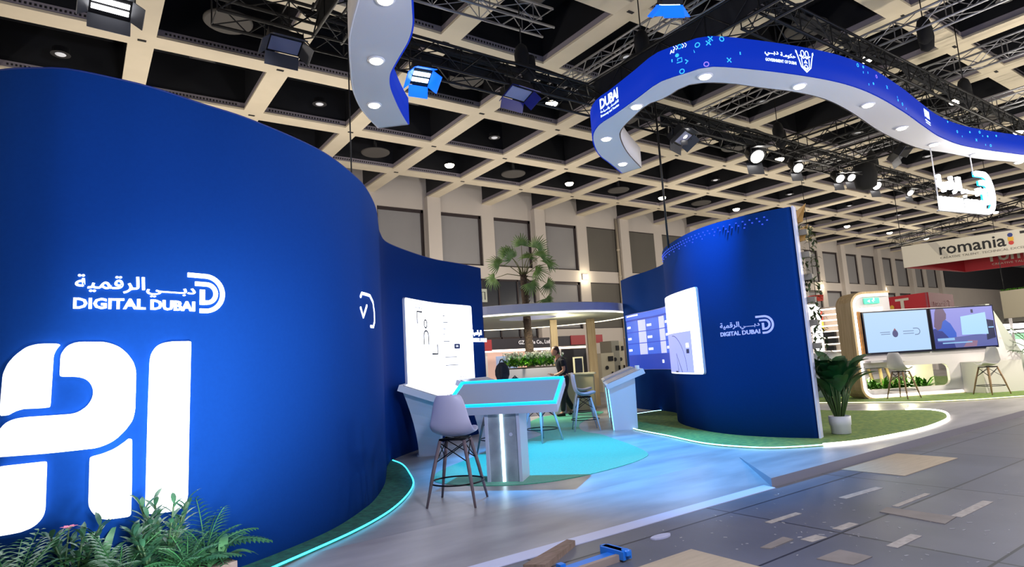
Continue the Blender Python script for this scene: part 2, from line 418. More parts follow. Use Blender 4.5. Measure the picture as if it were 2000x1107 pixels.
# drain pipe beside the fifth column, wall lamps
pp = MB().tube([(24.56, WALL_Y - 0.1, 0), (24.56, WALL_Y - 0.1, CEIL)], 0.075, 10)
for z in (2.5, 5.9, 7.4): pp.tube([(24.56, WALL_Y - 0.1, z), (24.56, WALL_Y - 0.1, z + 0.12)], 0.095, 10)
tag(pp.build('drain_pipe', mat('pipe_paint', 'b9ad9c', 0.6)), 'pale vertical drain pipe running up the back wall beside a column', 'pipe')
M_lampglow = mat('wall_lamp_glow', 'fff1cf', 0.4, emit='fff0c8', es=9)
for k, (lx, lab) in enumerate(((21.98, 'square lit wall lamp below the blinds, above the white canopy'), (45.6, 'square lit wall lamp on the back wall above the red lampshade'), (55.6, 'square lit wall lamp on the back wall above the red fascia'))):
    t = thing('wall_lamp', lab, 'lamp', (lx, WALL_Y - 0.0, 5.86), 0, 'square lamps on the back wall')
    MB().box((0, -0.03, 0), (0.34, 0.06, 0.3)).build('back_plate', M_wall, t, local=True)
    MB().box((0, -0.1, 0), (0.28, 0.08, 0.24)).build('lit_shade', M_lampglow, t, local=True)
    point('wall_lamp_light', (lx, WALL_Y - 0.35, 5.8), 26, (1, 0.86, 0.6), 0.1)
dk = MB().box((80, WALL_Y - 0.06, 7.7), (24, 0.12, 2.75)); struct(dk.build('wall_dark_panel', mat('dark_curtain', '2c2e36', 0.8)))
# ================================================================ the stand's raised floor
M_plat = mat('stand_floor_vinyl', 'a6a3a4', 0.38, col2='898688', nscale=1.3, stretch=(0.6, 2.2, 1))
M_kerb = mat('stand_edge', '8a868f', 0.5)
pl = MB(); pl.prism([(-9, 5.22), (7.21, 5.22), (6.23, 4.14), (40, 4.14), (40, 13.4), (-9, 13.4)], 0.0, 0.1, 1, mtop=0)
struct(pl.build('raised_floor', [M_plat, M_kerb]))
rp = MB(); rp.hex8([(-9, 4.13, -0.01), (6.23, 4.13, -0.01), (7.2, 5.22, -0.01), (-9, 5.22, -0.01)], [(-9, 4.13, 0.004), (6.23, 4.13, 0.004), (7.2, 5.219, 0.1), (-9, 5.219, 0.1)])
struct(rp.build('ramp', M_plat))
tr = MB().hex8([(-9, 4.10, 0), (6.23, 4.10, 0), (6.23, 4.24, 0.002), (-9, 4.24, 0.002)], [(-9, 4.10, 0.006), (6.23, 4.10, 0.006), (6.23, 4.24, 0.017), (-9, 4.24, 0.017)])
tag(tr.build('trim_1', mat('edge_strip_metal', 'c6c8de', 0.35)), kind='structure')
# worn plywood patches let into the hall floor
M_ply = mat('plywood_panel', 'b5a38a', 0.6, noise=0.12, nscale=3, stretch=(1, 8, 1)); M_ply2 = mat('worn_panel_brown', '877d76', 0.65, noise=0.2, nscale=4)
def patch(pts, lab, m=M_ply, g='plywood panels in the hall floor'):
    o = MB().prism([tuple(p[:2]) for p in pts], 0.0, 0.006).build('floor_panel', m); tag(o, lab, 'floor panel', g)
patch([(7.59, 4.09), (7.59, 3.38), (9.05, 3.38), (9.05, 4.09)], 'pale plywood panel in the dark floor against the step of the stand')
patch([(3.92, 3.36), (3.92, 2.36), (2.5, 2.36), (2.5, 3.36)], 'large pale plywood panel at the bottom edge, nearest the blue clamp')
def rows(px_pts): return [PZ(x, y, 0) for x, y in px_pts]
patch(rows([(1595, 1092), (1640, 1074), (1704, 1088), (1668, 1104)]), 'squarish brown worn panel near the bottom of the photo', M_ply2)
patch(rows([(1485, 1070), (1530, 1049), (1550, 1054), (1506, 1072)]), 'small brown panel with a dark spot among the dark tiles', M_ply2)
patch(rows([(1718, 1000), (1732, 991), (1868, 1010), (1846, 1024)]), 'long brown strip panel lying crossways in the dark tiles', M_ply2)
M_tape = mat('floor_tape_grey', 'b0a69c', 0.7, noise=0.25, nscale=20)
for a, bq, w, lab in [((1645, 973), (1718, 952), 9, 'pale tape strip on the dark floor nearest the step of the stand'), ((1748, 989), (1812, 964), 6, 'pale tape strip along the middle tile seam'),
                      ((1868, 1009), (1930, 979), 9, 'pale tape strip at the end of the long brown panel'), ((1742, 1068), (1790, 1045), 9, 'pale tape strip right of the squarish brown panel'),
                      ((1635, 1034), (1668, 1022), 9, 'short pale tape strip between the brown panels'), ((1575, 1056), (1604, 1047), 11, 'short wide tape strip beside the small brown panel'),
                      ((1500, 1021), (1560, 1002), 7, 'pale tape strip on the floor below the corner of the step')]:
    A, Bv = PZ(*a, 0), PZ(*bq, 0); u = (Bv - A).normalized(); n = Vector((-u.y, u.x, 0)) * w * 0.0045
    tag(MB().prism([tuple((A + n)[:2]), tuple((A - n)[:2]), tuple((Bv - n)[:2]), tuple((Bv + n)[:2])], 0.0, 0.003).build('tape_strip', M_tape), lab, 'tape', 'tape strips on the hall floor')
random.seed(3)
sc_ = MB()
for k in range(150):
    x, y = random.uniform(1250, 2000), random.uniform(900, 1100); p = PZ(x, y, 0)
    if p.y > 4.0: continue
    r = random.uniform(0.004, 0.013); a = random.uniform(0, 3.1)
    sc_.box((p.x, p.y, 0.001), (r * random.uniform(1, 4), r, 0.003), a)
tag(sc_.build('floor_litter', mat('litter_white', 'a5a2a2', 0.8)), 'white specks and scraps of rubbish scattered on the dark hall floor', 'litter', kind='stuff')
# ---------------------------------------------------------------- carpet, turf and light lines laid on the stand
M_carpet = mat('carpet_teal', '0aa67e', 0.95, noise=0.25, nscale=60, bump=0.4, sheen=0.3)
def loop(pts, n=8):
    P = pts[-2:] + pts + pts[:2] if False else pts
    out = []; N = len(P)
    for i in range(N):
        p0, p1, p2, p3 = P[i - 1], P[i], P[(i + 1) % N], P[(i + 2) % N]
        for j in range(n):
            t = j / n; out.append(tuple(.5 * (2 * p1[k] + (p2[k] - p0[k]) * t + (2 * p0[k] - 5 * p1[k] + 4 * p2[k] - p3[k]) * t * t + (3 * p1[k] - p0[k] - 3 * p2[k] + p3[k]) * t ** 3) for k in (0, 1)))
    return out
carp = loop([(3.72, 7.2), (3.78, 6.75), (4.05, 6.3), (4.5, 6.0), (5.12, 5.93), (5.86, 6.03), (6.45, 6.22), (6.85, 6.52), (7.32, 7.3), (7.76, 8.19), (8.05, 8.8), (8.3, 9.6), (9.2, 10.7), (10.4, 11.6), (11.5, 12.4), (11.3, 13.0), (10.0, 13.0), (8.9, 12.2), (8.0, 11.2), (7.75, 10.4), (7.45, 9.85), (6.89, 9.5), (6.2, 9.2), (5.5, 8.8), (4.82, 8.34), (4.1, 7.8)])
tag(MB().prism(carp, 0.1, 0.106).build('carpet', M_carpet), 'teal carpet with a rounded tongue shape under the middle tables', 'carpet')
def turf_mat():
    m = mat('artificial_turf', '83974a', 0.95, col2='5b7d42', nscale=14, bump=0.6); return m
M_turf = turf_mat()
turfR = loop([(12.2, 10.9), (11.6, 10.95), (11.0, 10.85), (10.2, 10.2), (9.0, 8.95), (8.35, 7.4), (7.95, 6.4), (7.9, 5.75), (8.05, 5.25), (8.6, 4.84), (9.3, 4.57), (10.72, 4.46), (11.94, 4.58), (12.61, 4.76), (13.28, 5.05), (13.65, 5.36), (13.75, 5.7), (13.4, 6.3), (13.2, 7.2), (13.3, 8.6), (13.0, 10.0)])
tag(MB().prism(turfR, 0.1, 0.12).build('turf_mat', M_turf), 'green turf mat around the foot of the curved blue wall with white logo screen', 'turf')
LWp = Path([(-1.15,6.7),(-1.02,6.0),(-.8,5.5),(-.48,5.13),(-.24,4.97),(-.08,4.91),(.21,4.93),(.41,4.97),(.76,5.11),(1.18,5.28),(1.9,5.75),(2.5,6.4),(2.82,6.86),(3.16,7.46),(3.4,7.96),(3.62,8.45),(3.85,8.93),(4.25,9.57),(5.02,10.25),(5.8,10.8),(6.57,11.13),(7.33,11.53)])
RWp = Path([(12.8,12.65),(12.42,11.85),(12.15,11.0),(11.7,10.1),(11.1,9.5),(10.45,9.0),(9.9,8.43),(9.45,7.75),(9.1,7.05),(8.96,6.4),(9.0,5.75),(9.17,5.21)])
ledL = Path([(-1.4, 4.45), (-0.4, 4.3), (0.6, 4.6), (1.26, 5.02), (2.13, 5.6), (2.78, 6.23), (3.39, 7.12), (3.78, 8.07), (4.02, 8.8), (4.1, 9.32)], 10)
band = [ledL.at(d)[0] for d in [ledL.L * k / 60 for k in range(61)]]
back_ = [LWp.off(d, -0.05) for d in [9.1 - (9.1 - 1.2) * k / 60 for k in range(61)]]
tag(MB().prism(band + back_, 0.1, 0.118).build('turf_mat', mat('artificial_turf_shaded', '236f5c', 0.95, col2='175046', nscale=14, bump=0.6)), 'narrow dark green turf strip along the foot of the big blue logo wall', 'turf')  # darker turf copy: the strip's shade is in the colour
def led_line(name, pts, lab, col, es, z=0.122, r=0.009, closed=False):
    t = MB().tube([(p[0], p[1], z) for p in pts], r, 6, closed=closed)
    o = t.build(name, mat('led_' + col, col, 0.4, emit=col, es=es)); tag(o, lab, 'light strip'); return o
led_line('light_strip', band, 'cyan light strip edging the turf along the big blue logo wall', '39d6ff', 3.2)
iA = min(range(len(turfR)), key=lambda k: math.dist(turfR[k], (12.2, 10.9)))
nT = len(turfR)
seg1 = turfR[0:8 * 9 + 1]; seg2 = turfR[8 * 9:8 * 16 + 4]
led_line('light_strip', seg1, 'cool white light strip edging the turf in front of the right blue wall', 'b9f4ff', 3.0)
led_line('light_strip', seg2, 'warm white light strip around the tip of the right turf mat', 'fff6ea', 4.0, r=0.022)
farL = [tuple(PZ(x, y, 0.1)[:2]) for x, y in [(1585, 788), (1640, 788), (1720, 787), (1800, 786.5), (1900, 782), (2000, 775), (2100, 768)]]
turfF = farL + [(26, 6.0), (26, 11.5), (15.5, 11.5)]
tag(MB().prism(turfF, 0.1, 0.12).build('turf_mat', M_turf), 'far green turf mat under the arched screen wall at the right', 'turf')
led_line('light_strip', farL, 'thin warm light strip along the far turf edge in front of the screen wall', 'ffe9bd', 2.5)
# ================================================================ curved blue partitions with their signs
WTOP = 3.66
M_blue = mat('blue_fabric', '0d3f92', 0.9, noise=0.06, nscale=40, spec=0.08)
M_blueedge = mat('wall_edge_white', 'd9dcf2', 0.5)
M_letter = mat('lit_lettering', 'ffffff', 0.5, emit='f4f8ff', es=2.2)
M_print = mat('white_lettering', 'c9d2ff', 0.6, emit='a9b8ff', es=0.35)
def ribbon(path, s0, s1, z0, z1, th, n, mb=None, mi=0, mback=None, mtop=None):
    mb = mb or MB(); o = len(mb.v)
    for k in range(n + 1):
        d = s0 + (s1 - s0) * k / n; f, b = path.at(d)[0], path.off(d, -th)
        mb.v += [(f[0], f[1], z0), (f[0], f[1], z1), (b[0], b[1], z1), (b[0], b[1], z0)]
    for k in range(n):
        a = o + k * 4; c = a + 4
        for q, m_ in ((0, mi), (1, mtop if mtop is not None else mi), (2, mback if mback is not None else mi), (3, mi)):
            r = (q + 1) % 4; mb.f.append((a + q, c + q, c + r, a + r)[::1] if q != 9 else None); mb.m.append(m_); mb.sm.append(q in (0, 2))
    mb.f += [(o, o + 1, o + 2, o + 3), (o + 4 * n + 3, o + 4 * n + 2, o + 4 * n + 1, o + 4 * n)]; mb.m += [mi, mi]; mb.sm += [False, False]
    return mb
def wall_map(path, s0, z0): return lambda a, b, d: Vector((*path.off(s0 + a, d), z0 + b))
def arc(cx, cy, r, a0, a1, n=14): return [(cx + r * math.cos(math.radians(a0 + (a1 - a0) * k / n)), cy + r * math.sin(math.radians(a0 + (a1 - a0) * k / n))) for k in range(n + 1)]
AR_D = '\ufef2\u0640\u0640\u0640\u0640\ufe91\ufea9'            # second word, letters in visual order
AR_R = '\ufe94\ufef4\ufee4\ufed7\ufeae\ufedf\ufe8d'
def emblem():                                                   # double-line D, height 1, right end at x = 3.30
    g = Flat()
    g.stroke([(2.35, .93)] + arc(2.81, .4925, .4375, 90, -90, 20) + [(2.66, .055)], .11)
    g.stroke([(2.54, .725)] + arc(2.84, .495, .23, 90, -90, 16) + [(2.725, .265), (2.725, .58)], .118) if False else None
    g.stroke([(2.54, .725)] + arc(2.84, .495, .23, 90, -90, 16) + [(2.665, .265)], .105)
    g.rect(2.665, .206, 2.785, .585)
    return g
def word_arabic():
    g = Flat(); g.text(AR_R, 0.02, .39, 1.33, .40, bold=0.012); g.text(AR_D, 1.39, .33, 1.15, .27, bold=0.012); return g
def word_latin():
    g = Flat(); g.text('DIGITAL DUBAI', 0, .03, 2.53, .245, bold=0.03); return g
def d_logo(parent, fn, m, depth=0.012, H=0.34, names=('emblem', 'arabic_lettering', 'latin_lettering'), step=0.06):
    for nm, g in zip(names, (emblem(), word_arabic(), word_latin())):
        if g is not None: g.moved(0, 0, H).solid(fn, depth, nm, m, parent, step)
# --- left wall
bw = thing('curved_partition', 'large curved blue partition with glowing white letters, filling the left of the view', 'partition', (1.0, 5.6, 0.1))
ribbon(LWp, 0.0, LWp.L - 0.001, 0.1, WTOP, 0.14, 150).build('fabric_wall', M_blue, bw)
tr_ = ribbon(LWp, 0.0, LWp.L - 0.001, WTOP, WTOP + 0.012, 0.14, 150); tr_.build('top_edge', mat('wall_top_edge', '10307c', 0.6), bw)
d_logo(bw, wall_map(LWp, 2.262, 2.02), M_letter, 0.012, 0.301)
G1 = [[(2.12,1.807),(2.208,1.802),(2.187,1.776),(2.172,1.741),(2.169,1.719),(2.162,1.414),(2.155,1.406),(2.015,1.409),(1.962,1.396),(1.919,1.372),(1.909,1.381),(1.908,1.479),(1.914,1.631),(1.938,1.693),(1.978,1.743),(2.036,1.788),(2.078,1.801)],
[(2.21,1.726),(2.22,1.755),(2.24,1.787),(2.267,1.803),(2.299,1.811),(2.427,1.808),(2.474,1.794),(2.521,1.769),(2.563,1.727),(2.597,1.67),(2.611,1.618),(2.613,1.569),(2.611,1.344),(2.598,1.281),(2.56,1.222),(2.507,1.17),(2.461,1.145),(2.402,1.129),(1.898,1.128),(1.89,1.14),(1.891,1.249),(1.905,1.288),(1.939,1.33),(1.98,1.349),(2.028,1.357),(2.275,1.356),(2.31,1.366),(2.353,1.398),(2.379,1.444),(2.385,1.49),(2.374,1.53),(2.354,1.561),(2.326,1.58),(2.288,1.59),(2.216,1.594),(2.209,1.603)],
[(1.897,1.068),(2.15,1.078),(2.155,1.068),(2.155,0.787),(2.145,0.745),(2.114,0.706),(2.067,0.678),(2.006,0.67),(1.855,0.656),(1.84,0.67),(1.885,1.06)],
[(2.376,1.075),(2.442,1.086),(2.508,1.108),(2.562,1.143),(2.597,1.172),(2.601,0.881),(2.599,0.668),(2.47,0.674),(2.431,0.69),(2.398,0.722),(2.378,0.763),(2.374,0.793),(2.374,1.054)],
[(2.828,1.805),(2.972,1.807),(2.973,1.788),(2.965,1.318),(2.957,0.717),(2.94,0.672),(2.907,0.646),(2.832,0.643),(2.702,0.658),(2.695,0.669),(2.702,1.342),(2.709,1.677),(2.718,1.726),(2.748,1.772),(2.782,1.793)]]
def soften(p, cut):
    out = []
    for i in range(len(p)):
        a, b, c = Vector(p[i - 1]), Vector(p[i]), Vector(p[(i + 1) % len(p)])
        for e in (a, c):
            d = e - b; out.append(tuple(b + d * min(.25, cut / max(d.length, 1e-6))))
    return out
for pc in G1:
    g = Flat(); g.poly(soften(soften(pc, .012), .006)); g.solid(wall_map(LWp, 0, 0), 0.05, 'glowing_letter', M_letter, bw, 0.06)
g = Flat(); g.stroke([(5.34, 2.345), (5.30, 2.34)], .03); g = Flat()
g.stroke([(5.30, 2.33), (5.34, 2.37), (5.72, 2.385), (5.93, 2.33), (6.01, 2.22), (6.0, 2.1), (5.9, 2.035), (5.72, 2.03)],   .032, round_=True); g.solid(wall_map(LWp, 0, 0), 0.008, 'emblem_outline', M_letter, bw, 0.06)
g = Flat(); g.stroke([(5.29, 2.205), (5.37, 2.11), (5.53, 2.25)], .03, round_=True); g.solid(wall_map(LWp, 0, 0), 0.008, 'check_mark', M_letter, bw, 0.06)
g = Flat(); g.text(AR_R, 0, .12, .42, .14, bold=.02); g.text('DIGITAL DUBAI', 0, 0, .62, .085, bold=.03); g.solid(wall_map(LWp, 12.06, 2.02), 0.012, 'lettering', M_letter, bw, 0.08)
# --- right wall, with its white edge and a back side of plants
rw = thing('curved_partition', 'curved blue partition at the right with two lit screens and a white printed logo', 'partition', (10.5, 8.6, 0.1))
ribbon(RWp, 0.0, RWp.L - 0.02, 0.1, WTOP + 0.04, 0.14, 120).build('fabric_wall', M_blue, rw)
e0, e1 = RWp.off(RWp.L - 0.001, 0.015), RWp.off(RWp.L - 0.001, -0.16); n_ = RWp.at(RWp.L - 0.01)[1]; tdir = Vector((-n_[1], n_[0]))
tq = Vector((RWp.p[-1][0] - RWp.p[-2][0], RWp.p[-1][1] - RWp.p[-2][1])).normalized() * 0.03
MB().prism([e0, e1, (e1[0] + tq.x, e1[1] + tq.y), (e0[0] + tq.x, e0[1] + tq.y)], 0.1, WTOP + 0.045).build('end_panel', M_blueedge, rw)
d_logo(rw, wall_map(RWp, 7.29, 1.74), M_print, 0.008, 0.30)
# row of bright blue pin lights along its head
pl_ = MB()
for row, (dz, off) in enumerate(((0.055, 0), (0.11, .04), (0.165, .08))):
    s = 4.6 + off
    while s < RWp.L - 0.3:
        p = RWp.off(s, 0.004); pl_.box((p[0], p[1], WTOP - dz), (0.022, 0.022, 0.018)); s += 0.12 if row < 2 else 0.3
pl_.build('pin_lights', mat('pin_light_blue', '2a4cc8', 0.5, emit='3f62ff', es=0.6), rw)
# --- screens on the walls (they hang on the walls, so they are things of their own)
M_glass = mat('screen_black', '0a0c14', 0.2)
def lit(name, col, es, base=None): return mat(name, base or col, 0.5, emit=col, es=es)
DK = '0a0b10'
M_scr_w = lit('screen_white', 'f6f8ff', 1.9); M_scr_grey = lit('screen_lavender', 'a9b0ee', 0.75); M_ink = mat('screen_ink', '24262e', 0.6); M_inkb = mat('screen_ink_blue', '6e76b8', 0.6)
def wall_screen(name, label, path, s0, s1, z0, z1, back, r=0.05):
    t = thing(name, label, 'screen', (*path.off((s0 + s1) / 2, 0.02), z0))
    Flat().rect(s0, z0, s1, z1, r).solid(wall_map(path, 0, 0), 0.045, 'housing', mat('screen_housing', 'dfe3f2', 0.4), t, 0.1)
    g = Flat(); g.rect(s0 + .006, z0 + .006, s1 - .006, z1 - .006, r); q = wall_map(path, 0, 0)
    g.solid(lambda a, b, d: q(a, b, d + 0.047), 0.0, 'display', back, t, 0.1)
    return t, (lambda a, b, d: q(s0 + a, z0 + b, d + 0.051))
t, fn = wall_screen('display_screen', 'large bright white display on the left blue wall showing small dark symbols', LWp, 9.49, 12.03, 0.98, 2.785, M_scr_w)
Flat().stroke([(.485, 1.36), (.485, 1.585), (.70, 1.585)], .03).solid(fn, 0.002, 'corner_mark', M_ink, t, 0.1)
Flat().ring(.83, 1.37, .06, .025, 0, 16, .075).solid(fn, 0.002, 'head_symbol', M_ink, t, 0.1)
Flat().stroke([(.74, .98), (.74, 1.12)] + arc(.84, 1.14, .10, 180, 0, 8) + [(.94, .98)], .028).solid(fn, 0.002, 'shoulder_symbol', M_ink, t, 0.1)
Flat().stroke([(1.285, .99), (1.285, .805), (1.06, .805)], .03).solid(fn, 0.002, 'corner_mark', M_ink, t, 0.1)
g = Flat(); g.text('DIGITAL DUBAI', .40, 1.64, .22, .03); g.text(AR_R, .40, 1.69, .16, .05); g.stroke(arc(.66, 1.69, .05, 90, -90, 8), .012)
M_ig = mat('screen_ink_grey', '8b8d99', 0.6)
g.solid(fn, 0.002, 'logo_lettering', M_ig, t, 0.1)
for x, y, w in ((1.52, 1.55, .07), (1.52, 1.42, .16), (1.52, 1.29, .08), (1.52, 1.18, .05), (1.52, 1.04, .20), (1.55, .73, .38), (1.55, .57, .42)): Flat().rect(x, y, x + w, y + .014).solid(fn, 0.002, 'text_line', M_ig, t, 0.1)
for k in range(4): Flat().disc(2.02 + k * .08, .33, .012, 0, 8).solid(fn, 0.002, 'page_dot', M_ig, t)
g = Flat(); g.rect(1.86, .90, 2.04, 1.0, .02); g.solid(fn, 0.002, 'button', mat('screen_ink_slate', '50577f', 0.6), t, 0.1)
g = Flat(); g.text('OK', 1.91, .935, .08, .035); g.solid(lambda a, b, d: fn(a, b, d + .003), 0.001, 'button_text', M_scr_w, t)
t, fn = wall_screen('display_screen', 'tall white display bent around the right blue wall with a lavender chart', RWp, 4.78, 6.79, 1.115, 2.685, M_scr_w)
g = Flat(); g.rect(.05, .03, 1.66, .80); g.solid(fn, 0.002, 'chart_panel', M_scr_grey, t, 0.1)
M_cl = mat('screen_line_blue', '4a4f86', 0.6)
for nm, g in (('chart_arc', Flat().stroke(arc(.62, .02, .73, 92, 3, 20), .012)), ('chart_spire', Flat().stroke([(.86, .03), (.80, .40), (1.08, .03)], .02)), ('chart_bar', Flat().rect(.66, .03, .82, .06)),
              ('legend_key', Flat().rect(1.38, .39, 1.52, .47)), ('text_line', Flat().rect(.06, 1.43, .34, 1.437)), ('text_line', Flat().rect(.44, 1.45, .7, 1.457))):
    g.solid(lambda a, b, d: fn(a, b, d + .003), 0.001, nm, M_cl, t, 0.1)
g = Flat(); g.rect(1.38, .50, 1.52, .58); g.solid(lambda a, b, d: fn(a, b, d + .003), 0.001, 'legend', M_scr_w, t)
t, fn = wall_screen('display_screen', 'wide blue display behind the white one, with a grid of tiles', RWp, 0.3, 3.9, 1.15, 2.66, lit('screen_blue', '1f3fb0', 0.75), 0.01)
M_tile, M_tpic, M_ttxt = lit('screen_tile_blue', '3a63d8', 0.85), lit('screen_pale', 'bfc4f4', 0.9), lit('screen_text', 'eef1ff', 1.1)
for c in range(3):
    for r_ in range(3):
        a, b = .06 + c * 1.16, .40 + r_ * .31
        Flat().rect(a, b, a + .74, b + .29).solid(fn, 0.002, 'tile', M_tile, t, 0.1)
        Flat().rect(a + .76, b, a + 1.14, b + .29).solid(fn, 0.002, 'tile_picture', M_tpic, t, 0.1)
        Flat().rect(a + .04, b + .10, a + .30, b + .16).solid(lambda p, q_, d: fn(p, q_, d + .003), 0.001, 'tile_text', M_ttxt, t, 0.1)
Flat().rect(.0, 1.36, 3.6, 1.5).solid(fn, 0.002, 'title_bar', M_tile, t, 0.1)
for q in ((.12, 1.44, .85, 1.48), (3.2, 1.4, 3.35, 1.47), (2.0, .16, 2.12, .24)): Flat().rect(*q).solid(lambda p, q_, d: fn(p, q_, d + .003), 0.001, 'screen_text', M_ttxt, t, 0.1)
# ================================================================ hanging ribbon banner with light spots
ZR = 5.2; HR = 0.42
M_rib = mat('ribbon_blue_screen', '04123c', 0.7, emit='0a36cc', es=0.8, spec=0.1)
M_ribw = mat('ribbon_white_cloth', 'e6e3e6', 0.75)
M_spot = mat('spot_glow', 'ffffff', 0.4, emit='fff6e6', es=9)
M_spotrim = mat('spot_rim_white', 'e8e8ee', 0.4)
rr_out = [(1253,327),(1214,338.6),(1192,322),(1170,303.6),(1159,280),(1158,262),(1170,242),(1192,228),(1243,191.5),(1282,162.6),(1318.6,148),(1350,139),(1390,129),(1481,135.5),(1589,150),(1661,166),(1716,188),(1770,220),(1806,246),(1842,269),(1896,287),(2000,302),(2080,310)]
def mid(px_pts, z): return [tuple(PZ(x, y, z)[:2]) for x, y in px_pts]
def ring_part(out_pts, in_pts, name, label, grp, face_out=True):
    """bottom panel between the two edges, a lit blue face on the outer edge, a white face on the inner"""
    t = thing(name, label, 'banner', (sum(p[0] for p in out_pts) / len(out_pts), sum(p[1] for p in out_pts) / len(out_pts), ZR), 0, grp)
    A, B = Path(out_pts, 10), Path(in_pts, 10); N = 90
    oa = [A.at(A.L * k / N)[0] for k in range(N + 1)]; ob = [B.at(B.L * k / N)[0] for k in range(N + 1)]
    mb = MB()
    mb.v = [(p[0], p[1], ZR) for p in oa] + [(p[0], p[1], ZR) for p in ob] + [(p[0], p[1], ZR + 0.02) for p in oa] + [(p[0], p[1], ZR + 0.02) for p in ob]
    n = N + 1
    for k in range(N):
        for f in ((k, k + 1, n + k + 1, n + k), (2 * n + k + 1, 2 * n + k, 3 * n + k, 3 * n + k + 1)): mb.f.append(f); mb.m.append(0); mb.sm.append(False)
    mb.build('underside', M_ribw, t)
    def side(pts, off, nm, m, th=0.02):
        P_ = Path(pts, 2); g = MB(); q = []
        for k in range(N + 1):
            d = P_.L * k / N; q.append((P_.off(d, 0), P_.off(d, off)))
        for f, b in q: g.v += [(f[0], f[1], ZR), (f[0], f[1], ZR + HR), (b[0], b[1], ZR + HR), (b[0], b[1], ZR)]
        for k in range(N):
            for c in range(4):
                r = (c + 1) % 4; g.f.append((k * 4 + c, k * 4 + 4 + c, k * 4 + 4 + r, k * 4 + r)); g.m.append(0); g.sm.append(True)
        g.f += [(0, 1, 2, 3), (4 * N + 3, 4 * N + 2, 4 * N + 1, 4 * N)]; g.m += [0, 0]; g.sm += [False, False]
        return g.build(nm, m, t)
    side(oa, -0.02, 'screen_face', M_rib); side(ob, 0.02, 'inner_face', M_ribw)
    e = MB(); 
    for (p, q) in ((oa[0], ob[0]), (oa[-1], ob[-1])):
        d = Vector((q[0] - p[0], q[1] - p[1])); nn = Vector((-d.y, d.x)).normalized() * 0.012
        e.prism([(p[0] + nn.x, p[1] + nn.y), (q[0] + nn.x, q[1] + nn.y), (q[0] - nn.x, q[1] - nn.y), (p[0] - nn.x, p[1] - nn.y)], ZR, ZR + HR)
    e.build('end_panel', M_ribw, t)
    return t, A, B
def downlight(parent, x, y, z, r=0.085, e=18, col=(1, 0.95, 0.86), nm='spotlight'):
    o = MB().lathe((x, y, z), [(r * 1.2, 0.0), (r * 1.2, -0.012), (r * 0.95, -0.014)], 20).build(nm, M_spotrim, parent)
    MB().lathe((x, y, z - 0.03), [(r * 0.8, 0.0), (r * 0.92, 0.014), (r * 0.92, 0.018)], 20).build('lens', M_spot, o)
    spot('spotlight_beam', (x, y, z - 0.06), (x, y, 0), e, col, 110, 0.8, 0.08)
o_r = mid([(1214,338.6),(1190,319),(1170,303.6),(1159,283),(1157,262),(1170,242),(1192,228),(1243,191.5),(1282,162.6),(1318.6,148),(1350,139),(1390,129),(1481,135.5),(1589,150),(1661,166),(1716,188),(1770,220),(1806,246),(1842,269),(1896,287),(2000,302),(2080,310)], ZR)
i_r = mid([(1253,327),(1226,297),(1213,270),(1214,255),(1224,242),(1234,233),(1264,206),(1300,191.5),(1336,170),(1372,162.6),(1426,164),(1481,171.7),(1553,180.7),(1611,195),(1661,220),(1716,256.6),(1770,282),(1806,293),(1842,298),(1914,311),(2000,318),(2080,323)], ZR)
ring_t, RA, RB = ring_part(o_r, i_r, 'hanging_banner', 'long wavy hanging banner, lit blue on its face and white beneath, over the stand', 'wavy hanging banners')
for x, y in ((1216, 319), (1184, 270), (1243, 207), (1377, 148), (1561, 167), (1695, 204), (1761, 249), (1824, 281), (1905, 301), (1990, 316)):
    p = PZ(x, y, ZR); downlight(ring_t, p.x, p.y, ZR - 0.001)
def ring_s(x, y):                                              # arc position on the outer edge under an image column
    best = None
    for k in range(1500):
        d = RA.L * k / 1500; q = proj((*RA.at(d)[0], ZR + HR * .5)); e = (q[0] - x) ** 2 + (q[1] - y) ** 2
        if best is None or e < best[0]: best = (e, d)
    return best[1]
def rmap(s0, z0, flip=1): return lambda a, b, d: Vector((*RA.off(s0 + a, d + 0.003), ZR + z0 + b))
M_ico = lit('banner_text', 'dff4ff', 1.3); M_icoc = lit('banner_icon_cyan', '35b4ff', 1.0); M_icop = lit('banner_icon_violet', '9a7be8', 0.8)
s0 = ring_s(1168, 205); s1 = ring_s(1202, 182)
W_ = abs(s1 - s0)
SGN = 1 if s1 > s0 else -1
g = Flat(); g.text('DUBAI', 0, .20, W_, .17, bold=.03, spacing=.9); g.solid(rmap(s0, 0), 0.003, 'city_lettering', M_ico, ring_t, 0.06)
g = Flat(); g.text('\ufe94\ufea3\ufe8e\ufef4\ufeb4\ufedf\ufe8d\ufeed \ufea9\ufe8e\ufebc\ufe98\ufed7\ufefb\ufe8d', 0, .125, W_, .055, bold=.012); g.solid(rmap(s0, 0), 0.003, 'arabic_lettering', M_ico, ring_t, 0.06)
g = Flat(); g.text('Economy and Tourism', 0, .06, W_, .05, bold=.012); g.solid(rmap(s0, 0), 0.003, 'latin_lettering', M_ico, ring_t, 0.06)
sg0, sg1, sg2 = ring_s(1493, 113), ring_s(1553, 120), ring_s(1590, 118)
for tx, xa, xb in (('\ufef2\u0640\u0640\ufe91\ufea9', 0, .44), ('\ufe94\u0640\ufee3\ufeee\ufedc\ufea3', .5, 1)): Flat().text(tx, xa * (sg1 - sg0), .21, (xb - xa) * (sg1 - sg0), .08, bold=.02).solid(rmap(sg0, 0), 0.003, 'arabic_lettering', M_ico, ring_t, 0.06)
g = Flat(); g.text('GOVERNMENT OF DUBAI', 0, .135, sg1 - sg0, .045, bold=.015); g.solid(rmap(sg0, 0), 0.003, 'latin_lettering', M_ico, ring_t, 0.06)
ew = (sg2 - sg1) * .95; g = Flat(); cx = ew * .52
